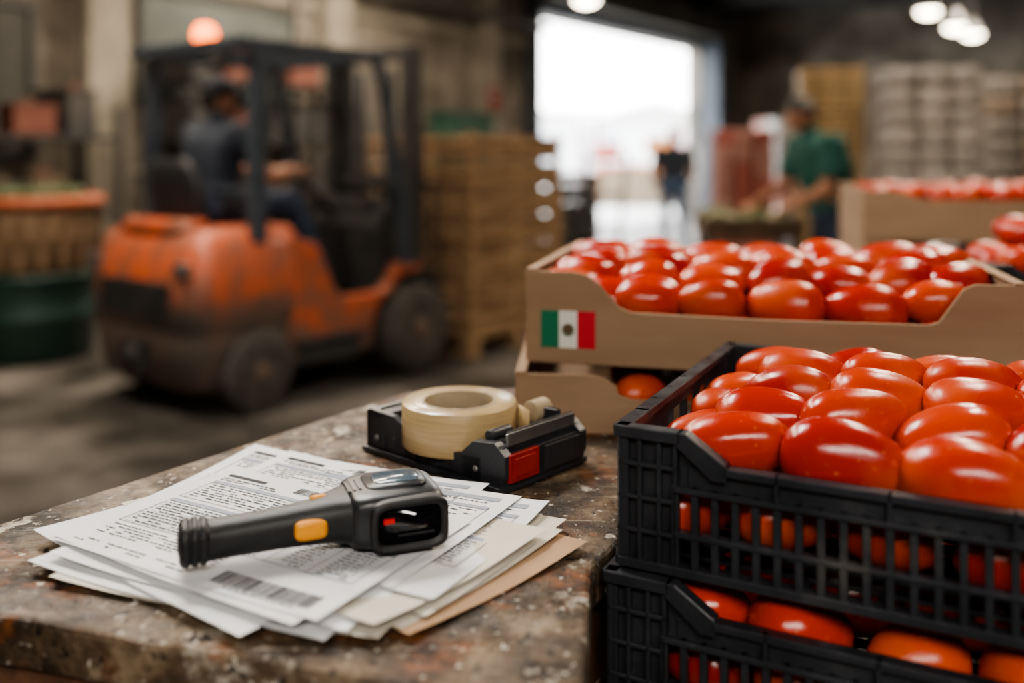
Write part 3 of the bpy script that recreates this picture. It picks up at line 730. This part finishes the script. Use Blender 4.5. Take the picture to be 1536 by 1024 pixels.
    s.loft([sring((.60,.545,.86),X,Y,.24,.24,24,5),sring((.60,.545,.93),X,Y,.235,.235,24,4),sring((.60,.545,.955),X,Y,.20,.20,24,4)],6)
    s.loft([sring((.32-.02*i+.0,.565,.90+.085*i),Y,X,[.20,.225,.235,.235,.22,.17][i],[.045,.055,.055,.05,.045,.03][i],24,3) for i in range(6)],6)
    s.beam((.36,.28,1.08),(.60,.28,1.09),.05,.04,6); s.beam((.36,.83,1.08),(.60,.83,1.09),.05,.04,6)
    s.tube((1.40,.56,.95),(1.13,.56,1.20),.025,mi=2)
    Rm=Matrix.Translation((1.11,.56,1.215))@Matrix.Rotation(rd(-43),4,'Y'); o=s.M; s.M=Rm; s.torus((0,0,0),.165,.014,'Z',32,8,2)
    for a in (0,2.09,4.19): s.tube((0,0,-.01),(.16*math.cos(a),.16*math.sin(a),0),.01,mi=2)
    s.tube((0,0,-.04),(0,0,.01),.04,mi=2); s.M=o
    for y in (.20,.26,.32): s.tube((1.38,y,1.05),(1.30,y,1.27),.008,mi=2); s.sph((1.30,y,1.28),.018,2)
    s.obj('seat_and_controls',mats,root)
    m=MB()
    for y in (.16,.89):
        m.beam((1.72,y,.10),(1.68,y,2.04),.085,.12,2); m.beam((1.78,y+(.06 if y<.5 else -.06),.14),(1.74,y+(.06 if y<.5 else -.06),1.98),.05,.08,2)
    for z in (.30,1.15,2.0): m.beam((1.70,.16,z),(1.70,.89,z),.06,.08,2)
    m.tube((1.74,.38,.2),(1.71,.38,1.9),.04,mi=2); m.tube((1.74,.67,.2),(1.71,.67,1.9),.04,mi=2)
    for y in (.47,.58): m.beam((1.76,y,.3),(1.73,y,1.95),.02,.012,5)
    for z in (.18,.52): m.beam((1.83,.08,z),(1.83,.97,z),.035,.09,2)
    for y in (.10,.28,.46,.60,.78,.95): m.beam((1.83,y,.5),(1.83,y,1.15),.02,.025,2)
    m.beam((1.83,.08,1.15),(1.83,.97,1.15),.03,.04,2)
    for y in (.27,.72): m.box((1.82,y,.05),(1.86,y+.11,.60),2); m.box((1.84,y,.045),(2.86,y+.11,.08),2)
    m.beam((1.45,.30,.55),(1.70,.24,.9),.05,.05,5); m.beam((1.45,.75,.55),(1.70,.81,.9),.05,.05,5)
    m.obj('mast_and_forks',mats,root,bevel=.004,seg=1)
forklift()
FM=Matrix.Translation((FO[0],FO[1],0))@Matrix.Rotation(FA,4,'Z')
yc=.565
J=dict(pelvis=(.48,yc,1.055),chest=(.485,yc,1.34),neck=(.50,yc,1.53),head=(.53,yc,1.655),
 hipL=(.51,yc+.09,1.035),knL=(.94,yc+.13,1.07),anL=(1.16,yc+.14,.56),hipR=(.51,yc-.09,1.035),knR=(.94,yc-.15,1.07),anR=(1.18,yc-.16,.56),
 shL=(.50,yc+.195,1.46),elL=(.68,yc+.25,1.22),wrL=(.93,yc+.14,1.25),shR=(.50,yc-.195,1.46),elR=(.68,yc-.27,1.22),wrR=(.93,yc-.15,1.25))
F=V((1,0,0))
human('forklift_driver',J,F,V((1,-.25,-.12)),[SKIN,NAVY,JEAN,HAIR,NAVY,SHOE,EYE,LIP],True,.7,.75,{'L':V((.2,0,-1)),'R':V((.2,0,-1)),'Ld':V((1,-.1,.05)),'Rd':V((1,.1,.05))},M=FM,hb=1.14)
G=V((2.02,6.15,0)); R_=lambda x,y,z: G+V((x,y,z))
J=dict(pelvis=R_(.10,0,.96),chest=R_(.02,-.01,1.27),neck=R_(-.06,-.02,1.48),head=R_(-.12,-.03,1.60),
 hipL=R_(.10,-.09,.92),knL=R_(.06,-.12,.50),anL=R_(.12,-.13,.075),hipR=R_(.10,.09,.92),knR=R_(-.01,.12,.50),anR=R_(.04,.14,.075),
 shL=R_(.03,-.20,1.40),elL=R_(-.03,-.26,1.12),wrL=R_(-.27,-.20,1.00),shR=R_(-.08,.19,1.40),elR=R_(-.16,.22,1.13),wrR=R_(-.38,.14,1.02))
human('man_in_green_shirt',J,V((-1,-.15,0)).normalized(),V((-1,-.12,-.35)),[SKIN,GREEN,JEAN,HAIR,HAIR,SHOE,EYE,LIP],False,.78,.5,{'L':V((-.3,0,-1)),'R':V((-.3,0,-1))},hb=1.25)
G=V((2.18,12.6,0)); R_=lambda x,y,z: G+V((x,y,z))
J=dict(pelvis=R_(0,0,.94),chest=R_(0,.01,1.25),neck=R_(0,.02,1.46),head=R_(.01,.04,1.59),
 hipL=R_(-.09,0,.90),knL=R_(-.10,.12,.50),anL=R_(-.10,.10,.075),hipR=R_(.09,0,.90),knR=R_(.11,-.02,.49),anR=R_(.12,-.20,.11),
 shL=R_(-.195,.02,1.38),elL=R_(-.27,-.04,1.10),wrL=R_(-.24,.12,.91),shR=R_(.195,.0,1.38),elR=R_(.27,.04,1.10),wrR=R_(.24,.20,.94))
human('man_in_navy_shirt',J,V((0,1,0)),V((.1,1,-.1)),[SKIN,NAVY,JEAN2,HAIR,HAIR,SHOE,EYE,LIP],False,.75,.5,{'L':V((1,0,0)),'R':V((-1,0,0))},hb=1.25)
# ------------------------------------------------------------------ produce load on the forks
def crate_stack(name,loc,rotz,L,W,n,h,mat,board=3):
    mb=MB()
    for k in range(n):
        z=k*h
        for j in range(board):
            za=z+.016+j*(h-.01)/board; zc=za+(h-.01)/board-.032
            jx=random.uniform(-.012,.012)
            mb.box((jx,-.0,za),(L+jx,.014,zc)); mb.box((jx,W-.014,za),(L+jx,W,zc)); mb.box((0,jx,za),(.014,W+jx,zc)); mb.box((L-.014,jx,za),(L,W+jx,zc))
        for x in (.014,L/2-.03,L-.06):
            for y in (.014,W-.034): mb.box((x,y,z),(x+.045,y+.02,z+h-.002),0)
        for y in (.014,W/2-.02,W-.06):
            for x in (.014,L-.034): mb.box((x,y,z),(x+.02,y+.045,z+h-.002),0)
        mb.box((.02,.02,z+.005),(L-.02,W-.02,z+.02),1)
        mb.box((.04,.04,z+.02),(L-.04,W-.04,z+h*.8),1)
    return mb.obj(name,[mat,WOODD],None,loc,rotz,bevel=.003,seg=1)
def fl2w(x,y): return FM@V((x,y,0))
p=fl2w(2.0,-.08); crate_stack('wooden_crate_stack',(p.x,p.y,.142),FA,1.05,1.12,7,.193,WOOD,board=2)
pallet('wooden_pallet',(p.x,p.y,0),FA,1.05,1.12,.14)
# ------------------------------------------------------------------ building, frame aligned with the left wall
WA=math.atan2(.8211,.5708); W0=V((.33,14.7,0))
WM=Matrix.Translation(W0)@Matrix.Rotation(WA,4,'Z')
WALL=nmat('stained_concrete_wall',[(.075,.064,.052),(.175,.152,.125),(.30,.265,.225)],.9,0,1.0,10,[.36,.5,.66],bump=.2,bscale=6)
WALLD=nmat('dark_corrugated_sheet',[(.06,.058,.052),(.13,.122,.11)],.7,.2,1.2,6)
FLR=nmat('stained_concrete_floor',[(.028,.025,.022),(.065,.058,.051),(.13,.117,.104)],.5,0,1.2,12,[.38,.5,.64],bump=.12,bscale=12,rvar=.18)
def wobj(mb,name,mats,**k): return mb.obj(name,mats,None,W0,WA,**k)
HT=4.7; DH=3.55
mb=MB(); mb.box((-17,0,0),(0,.3,HT)); mb.box((0,0,DH),(6.46,.3,HT)); mb.box((6.46,0,0),(9.0,.3,HT)); wobj(mb,'wall_left',[WALL])
mb=MB(); mb.box((9.0,-18,0),(9.3,.3,HT)); wobj(mb,'wall_back',[WALL])
mb=MB(); mb.box((-17.3,-18,0),(-17,.3,HT)); wobj(mb,'wall_rear',[WALL])
mb=MB(); mb.box((-17.3,-18.3,0),(9.3,-18,HT)); wobj(mb,'wall_right',[WALL])
mb=MB(); mb.box((-17.3,-18.3,-.2),(9.3,.3,0)); wobj(mb,'floor',[FLR])
mb=MB(); mb.box((-17.3,-18.3,HT),(9.3,.3,HT+.15),0)
for i in range(12): mb.box((-15+2.1*i,-18,HT-.28),(-14.85+2.1*i,.0,HT),1)
for i in range(5): mb.box((-17,-3.2-3.2*i,HT-.12),(9,-3.1-3.2*i,HT),1)
wobj(mb,'ceiling',[WALLD,nmat('roof_beam_steel',[(.07,.07,.07),(.12,.115,.11)],.6,.3,3,3)])
PIL=nmat('pale_pilaster',[(.18,.16,.13),(.32,.29,.24)],.9,0,1.5,7)
mb=MB()
for x in (-10.2,-7.55,-4.6,-1.6): mb.box((x,-.22,0),(x+.42,.0,HT))
mb.box((-17,-.06,3.0),(0,0,3.14)); mb.box((-17,-.05,1.15),(0,0,1.22))
wobj(mb,'trim_1',[PIL],bevel=.01)
FR=nmat('door_frame_blue_grey',[(.04,.052,.066),(.07,.082,.10)],.6,.1,3,4)
mb=MB(); mb.box((-.25,-.18,0),(-.002,-.002,DH+.15)); mb.box((6.47,-.45,0),(6.95,-.002,DH+.3)); mb.box((-.25,-.2,DH+.002),(6.9,-.002,DH+.2)); mb.box((-.2,-.55,DH+.2),(6.8,-.01,DH+.7),1)
wobj(mb,'door_1',[FR,WALLD],bevel=.01)
GRN=nmat('dark_green_panel',[(.010,.028,.020),(.025,.05,.037)],.6,0,2,4)
mb=MB()
def panel(x0,x1,z0,z1,mi,fr=.06,d=.06):
    mb.box((x0,-d,z0),(x1,-.003,z1),mi); 
    mb.box((x0-fr,-d-.03,z0-fr),(x0,-.003,z1+fr),3); mb.box((x1,-d-.03,z0-fr),(x1+fr,-.003,z1+fr),3); mb.box((x0,-d-.03,z1),(x1,-.003,z1+fr),3); mb.box((x0,-d-.03,z0-fr),(x1,-.003,z0),3)
panel(-12.4,-10.5,1.75,2.9,0); panel(-9.4,-8.0,1.35,2.6,1); panel(-6.9,-5.0,1.9,2.9,2)
wobj(mb,'window_1',[GRN,nmat('dark_opening_panel',[(.03,.032,.03),(.06,.058,.05)],.6,0,2,3),nmat('grey_green_panel',[(.07,.085,.08),(.12,.13,.12)],.5,0,2,3),nmat('panel_frame',[(.06,.06,.055)],.6)])
mb=MB(); mb.box((0,-.02,0),(.26,-.001,.36),0); mb.box((.03,-.025,.22),(.23,-.02,.31),1); mb.box((.03,-.025,.04),(.23,-.02,.08),1)
SR=nmat('sign_red',[(.24,.035,.025)],.7); SW=nmat('sign_grey_white',[(.28,.26,.23)],.7)
for x,z in ((-9.92,1.62),(-4.5,1.9),(-1.5,1.95)):
    v=WM@V((x,-.24,z)); mb.obj('wall_sign',[SR,SW],None,v,WA)
mb=MB()
mb.tube((-16.8,-.28,3.3),(0,-.28,3.3),.06,n=14); mb.tube((-8.6,-.12,0),(-8.6,-.12,3.3),.05,n=14); mb.tube((-5.0,-.12,0),(-5.0,-.12,3.3),.04,n=14)
for i in range(9): mb.torus((-16+1.9*i,-.28,3.3),.065,.02,'X',16,8)
wobj(mb,'wall_pipes',[nmat('pipe_paint',[(.12,.11,.10),(.2,.18,.16)],.5,.3,5,3)])
mb=MB(); mb.box((-2.9,-.70,.0),(-2.0,-.30,1.85),0); mb.box((-2.85,-.72,.08),(-2.47,-.70,1.78),0); mb.box((-2.43,-.72,.08),(-2.05,-.70,1.78),0); mb.box((-2.52,-.75,.9),(-2.49,-.72,1.05),1); mb.box((-2.4,-.75,.9),(-2.37,-.72,1.05),1); mb.box((-2.95,-.72,1.85),(-1.95,-.28,1.9),0)
wobj(mb,'metal_cabinet',[nmat('cabinet_green',[(.02,.06,.045),(.04,.09,.065)],.5,0,4,3),STEEL],bevel=.008)
def shelf(x0,x1,dep,levels,name):
    mb=MB(); r=random.Random(3)
    for x in (x0,x1-.05):
        for y in (-dep,-.35): mb.box((x,y,0),(x+.05,y+.05,levels[-1]+.3),0)
    for z in levels: mb.box((x0,-dep,z),(x1,-.30,z+.04),0)
    for z in levels:
        x=x0+.08
        while x<x1-.4:
            w=r.uniform(.2,.4); h=r.uniform(.18,.38); m=r.choice((1,2,3,1,1,2))
            mb.box((x,-dep+.08,z+.045),(x+w,-.35,z+.045+h),m); mb.box((x-.01,-dep+.07,z+.04+h),(x+w+.01,-.34,z+.075+h),m)
            mb.tube((x+w*.5,-dep+.2,z+.07+h),(x+w*.5,-dep+.2,z+.12+h),.05,n=12,mi=r.choice((2,3)))
            x+=w+r.uniform(.03,.12)
    return wobj(mb,name,[nmat('shelf_steel',[(.05,.05,.05)],.6,.4),nmat('clutter_dark',[(.03,.03,.032),(.06,.055,.05)],.7,0,6,3),nmat('clutter_brown',[(.10,.07,.045),(.15,.105,.07)],.8,0,6,3),nmat('clutter_red',[(.12,.04,.028),(.15,.055,.038)],.7,0,6,3)],bevel=.006)
shelf(-13.6,-10.4,1.0,[.15,.75,1.3],'storage_shelf'); shelf(-9.6,-7.7,1.0,[.15,.8,1.45],'storage_shelf'); shelf(-7.0,-4.9,.95,[.15,.8,1.45,2.0],'storage_shelf')
def drum(loc,base,upper):
    mb=MB()
    prof=[(.36,.0),(.38,.02),(.40,.25),(.415,.27),(.415,.31),(.405,.33),(.415,.52),(.43,.54),(.43,.57),(.36,.575)]
    mb.lathe(prof,(0,0,0),40,0)
    prof=[(.385,.58),(.41,.6),(.42,.78),(.43,.80),(.42,.82),(.43,.98),(.39,.99),(.36,.985)]
    mb.lathe(prof,(0,0,0),40,1)
    for k in range(20):
        a=2*math.pi*k/20; mb.beam((.425*math.cos(a),.425*math.sin(a),.60),(.437*math.cos(a),.437*math.sin(a),.97),.05,.012,1)
    mb.lathe([(.40,.99),(.455,1.0),(.46,1.03),(.45,1.065),(.40,1.07),(.37,1.05)],(0,0,0),40,2)
    r=random.Random(1)
    for k in range(26): a=r.uniform(0,6.3);q=r.uniform(0,.33); mb.sph((q*math.cos(a),q*math.sin(a),1.08),(.08,.07,.05),3,10,8)
    return mb.obj('produce_barrel',[base,upper,nmat('orange_rim',[(.34,.085,.03),(.26,.07,.03)],.6,0,4,3),nmat('leafy_green',[(.03,.05,.02),(.06,.075,.03)],.7,0,9,3)],None,loc)
GB=nmat('green_barrel_paint',[(.007,.028,.020),(.014,.044,.032)],.5,0,3,4); BB=nmat('woven_brown',[(.12,.075,.04),(.19,.12,.07)],.8,0,6,4)
drum((-3.22,6.25,0),GB,BB)
YEL=nmat('yellow_crate_wood',[(.32,.21,.095),(.44,.31,.16)],.7,0,3,4)
crate_stack('wooden_crate_stack',(3.02,9.75,.142),rd(-12),.62,.7,9,.235,YEL); pallet('wooden_pallet',(3.02,9.75,0),rd(-12),.62,.7)
def wrapped(name,loc,rotz,L,W,n,h,mat,mat2):
    mb=MB(); r=random.Random(5)
    for k in range(n):
        z=k*h
        for i in range(3):
            for j in range(2):
                x=L*i/3;y=W*j/2; d=r.uniform(0,.02)
                mb.loft([sring((x+L/6,y+W/4,z+q),V((1,0,0)),V((0,1,0)),L/6-.002-e+d*.1,W/4-.002-e,20,6) for q,e in ((.0,.012),(h*.2,.0),(h*.8,.0),(h*.98,.015))],0 if r.random()<.6 else 1)
    return mb.obj(name,[mat,mat2],None,(loc[0],loc[1],.143),rotz)
SK=nmat('white_sack',[(.25,.225,.205),(.36,.33,.30)],.6,0,5,4,coat=.1); SK2=nmat('grey_sack',[(.21,.19,.175),(.29,.26,.24)],.6,0,5,4,coat=.1)
wrapped('sack_pallet_stack',(3.36,8.4,0),rd(-10),.85,.9,11,.180,SK,SK2); pallet('wooden_pallet',(3.36,8.4,0),rd(-10),.85,.9,.142)
DB=nmat('dim_box_brown',[(.12,.09,.07),(.19,.15,.12)],.8,0,3,3); DB2=nmat('dim_box_grey',[(.12,.11,.10),(.2,.18,.165)],.8,0,3,3)
wrapped('sack_pallet_stack',(5.3,10.5,0),rd(-10),1.3,1.0,9,.23,DB,DB2); pallet('wooden_pallet',(5.3,10.5,0),rd(-10),1.3,1.0,.142)
wrapped('sack_pallet_stack',(6.9,10.6,0),rd(-10),1.3,1.0,7,.25,DB2,DB); pallet('wooden_pallet',(6.9,10.6,0),rd(-10),1.3,1.0,.142)
RM=nmat('red_mesh_sack',[(.20,.055,.045),(.29,.085,.065)],.7,0,9,4); RM2=nmat('pink_mesh_sack',[(.24,.11,.09),(.33,.17,.14)],.7,0,9,4)
wrapped('red_sack_stack',(2.30,10.6,0),rd(-5),.68,.7,8,.185,RM,RM2); pallet('wooden_pallet',(2.30,10.6,0),rd(-5),.68,.7,.142)
wrapped('red_sack_stack',(4.6,16.2,0),rd(10),1.2,1.0,7,.26,RM2,SK2); pallet('wooden_pallet',(4.6,16.2,0),rd(10),1.2,1.0,.142)
mb=MB(); mb.box((0,0,.82),(.62,.7,.86),0)
for x in (.02,.55):
    for y in (.02,.63): mb.box((x,y,0),(x+.05,y+.05,.82),0)
mb.box((0,0,.86),(.62,.02,.94),0); mb.box((0,.68,.86),(.62,.7,.94),0); mb.box((0,.02,.86),(.02,.68,.94),0); mb.box((.6,.02,.86),(.62,.68,.94),0)
r=random.Random(9)
for i in range(40): mb.sph((.06+r.random()*.5,.07+r.random()*.56,.91+r.random()*.05),(.05,.04,.035),1 if r.random()<.7 else 2,10,8)
mb.obj('produce_stand',[WOODD,nmat('avocado_green',[(.04,.06,.02),(.09,.11,.04)],.6,0,9,3),nmat('onion_pale',[(.35,.28,.2)],.5)],None,(1.20,5.85,0),rd(-6))
mb=MB()
for x in (0,.42): mb.tube((x,0,.12),(x,-.25,1.35),.02,n=12); 
for z in (.35,.65,.95,1.3): mb.tube((0,-.25*(z-.12)/1.23,z),(.42,-.25*(z-.12)/1.23,z),.015,n=10)
mb.box((0,0,.10),(.42,.3,.12)); mb.tube((-.08,0,.13),(-.02,0,.13),.13,n=24,mi=1); mb.tube((.44,0,.13),(.50,0,.13),.13,n=24,mi=1); mb.tube((-.05,0,.13),(.47,0,.13),.015)
mb.obj('hand_truck',[nmat('truck_dark_paint',[(.03,.035,.04)],.5),SHOE],None,(.62,9.0,0),rd(20))
mb=MB()
for k in range(5):
    z=.2*k
    mb.box((0,0,z),(.45,.45,z+.015)); 
    for x in (0,.435): mb.box((x,0,z),(x+.015,.45,z+.19))
    for y in (0,.435): mb.box((.015,y,z),(.435,y+.015,z+.06)); mb.box((.015,y,z+.09),(.435,y+.015,z+.19))
mb.obj('dark_bin_stack',[nmat('dark_bin',[(.03,.03,.035),(.06,.055,.055)],.6,0,6,3)],None,(.50,9.9,.143),rd(15)); pallet('wooden_pallet',(.48,9.88,0),rd(15),.5,.5,.142)
# ------------------------------------------------------------------ lamps
def lamp(x,y,z):
    mb=MB(); mb.tube((0,0,.22),(0,0,HT-z),.012,n=8,mi=0); mb.lathe([(.03,.26),(.06,.22),(.09,.12),(.20,.0),(.19,.0),(.05,.1)],(0,0,0),28,0)
    mb.sph((0,0,.01),(.14,.14,.07),1,20,12)
    mb.obj('ceiling_lamp',[nmat('lamp_housing',[(.15,.15,.15)],.5),LE],None,(x,y,z))
LE=emat('lamp_glow',(1.0,.86,.66),25)
for x,y,z in ((5.8,13,3.32),(6.6,13.9,3.22),(7.5,15.2,3.28),(.92,11.6,3.25)): lamp(x,y,z)
def added_light(x,y,z,rz,pw,sx=1.5,sy=.35,col=(1,.85,.67),em=5):  # invented out-of-view area lamp with housing and glowing tubes, added to brighten the scene
    mb=MB(); mb.box((-sx/2-.05,-sy/2-.05,.02),(sx/2+.05,sy/2+.05,.10),0)
    for k in (-1,1): mb.tube((k*sx*.35,0,.1),(k*sx*.35,0,HT-z),.01,n=8,mi=0)
    for k in (-1,0,1): mb.tube((-sx/2,k*sy*.35,.01),(sx/2,k*sy*.35,.01),.018,n=10,mi=1)
    mb.obj('added_lamp_body',[nmat('added_body_white',[(.5,.5,.5)],.5),emat('added_tube_glow',col,em)],None,(x,y,z),rz)
    l=bpy.data.lights.new('added_area_light','AREA'); l.shape='RECTANGLE'; l.size=sx; l.size_y=sy; l.energy=pw; l.color=col
    o=bpy.data.objects.new('added_area_light',l); COL.objects.link(o); o.location=(x,y,z-.02); o.rotation_euler=(0,0,rz)
COOL=(1.0,.97,.93)
added_light(-.75,2.1,2.9,rd(55),62,.9,.30,COOL)  # added key lights above the bench and crates, this and the next
added_light(1.5,2.2,3.0,rd(55),42,.9,.30)
added_light(.2,-1.6,2.7,rd(0),130,2.2,.5,(1,.93,.84))  # added frontal fill, hung behind the camera
added_light(-2.6,3.6,3.9,rd(55),150)  # from here on, added lamps that lift the dark background
added_light(-2.2,6.2,3.9,rd(55),140)
added_light(3.2,6.0,3.9,rd(55),125)
added_light(-1.3,9.4,3.9,rd(55),190)
added_light(4.4,9.6,3.9,rd(55),150)
added_light(7.2,14.0,4.0,rd(55),230)
# ------------------------------------------------------------------ outside
mb=MB(); mb.box((-30,.3,-.22),(60,60,-.02)); wobj(mb,'ground',[nmat('street_ground',[(.35,.34,.32),(.45,.44,.42)],.9,0,1,4)])
PLA=nmat('pale_plaster',[(.6,.6,.58),(.7,.7,.68)],.9,0,1,4)
mb=MB(); mb.box((0,0,0),(26,.4,3.0)); 
for i in range(8): mb.box((1+3*i,-.05,0),(2.6+3*i,0,2.3),1)
mb.box((-.2,-.3,3.0),(26.2,.5,3.2))
mb.obj('street_building',[PLA,nmat('shop_shutter',[(.4,.42,.45)],.6)],None,(-4,40,0),0)
mb=MB()
for x in (0,3):
    for y in (0,2): mb.tube((x,y,0),(x,y,2.2),.04)
mb.prism([(-.3,2.2),(3.3,2.2),(1.5,2.7)],-.3,2.3,3); mb.box((0,.1,.0),(3,.8,.9),1)
for i in range(24): mb.sph((.15+.12*i,.4+.15*(i%3),.98),(.11,.11,.1),0 if i%2 else 2,10,8)
mb.box((.2,1.2,1.2),(1.0,1.25,1.6),0); mb.box((1.7,1.2,1.3),(2.5,1.25,1.8),2)
mb.obj('market_stall',[nmat('stall_red',[(.5,.12,.09)],.7),nmat('stall_wood',[(.20,.15,.1)],.7),nmat('stall_orange',[(.6,.28,.12)],.7),nmat('stall_canvas',[(.7,.68,.66)],.8)],None,(2.2,24,0),rd(10))
mb=MB()
mb.prism([(0,.35),(4.6,.35),(4.6,1.0),(4.3,1.15),(3.7,1.9),(3.4,2.0),(.1,2.0),(0,1.8)],0,1.8,0)
mb.prism([(2.6,1.2),(4.05,1.2),(3.6,1.82),(2.6,1.85)],-.01,1.81,1); mb.prism([(.4,1.25),(2.4,1.25),(2.4,1.85),(.4,1.85)],-.01,1.81,1)
for x in (.9,3.7):
    for y in (-.02,1.62): mb.tube((x,y,.35),(x,y+.2,.35),.35,n=24,mi=2)
mb.box((4.5,.1,.5),(4.68,1.7,.7),1)
mb.obj('parked_van',[nmat('van_white',[(.35,.36,.38)],.35,coat=.5),nmat('van_glass',[(.03,.035,.045)],.1),SHOE],None,(5.2,27,0),rd(20))
# ------------------------------------------------------------------ world + sun
w=bpy.data.worlds.new('world'); scene.world=w; w.use_nodes=True
N=w.node_tree.nodes; L=w.node_tree.links; bg=N['Background']
tc=N.new('ShaderNodeTexCoord'); sx=N.new('ShaderNodeSeparateXYZ'); cr=N.new('ShaderNodeValToRGB')
L.new(tc.outputs['Generated'],sx.inputs[0]); L.new(sx.outputs['Z'],cr.inputs[0])
cr.color_ramp.elements[0].color=(1,.98,.95,1); cr.color_ramp.elements[1].color=(.78,.88,1,1); cr.color_ramp.elements[1].position=.8
L.new(cr.outputs[0],bg.inputs[0]); bg.inputs[1].default_value=11
s=bpy.data.lights.new('sun','SUN'); s.energy=14; s.angle=.03; s.color=(1,.95,.87)
so=bpy.data.objects.new('sun',s); COL.objects.link(so); so.rotation_euler=V((.55,-.45,-.7)).to_track_quat('-Z','Y').to_euler()
# ------------------------------------------------------------------ camera
cam=bpy.data.cameras.new('camera'); co=bpy.data.objects.new('camera',cam); COL.objects.link(co)
co.location=(0,0,1.35); co.rotation_euler=(math.pi/2,0,0)
cam.sensor_width=36; cam.lens=1400*36/1536; cam.shift_y=-(512-230)/1536; cam.clip_start=.05; cam.clip_end=200
cam.dof.use_dof=True; cam.dof.focus_distance=.89; cam.dof.aperture_fstop=1.75; cam.dof.aperture_blades=0
scene.camera=co
scene.view_settings.view_transform='AgX'
try: scene.view_settings.look='AgX - Medium High Contrast'
except Exception: pass
scene.view_settings.exposure=0.12
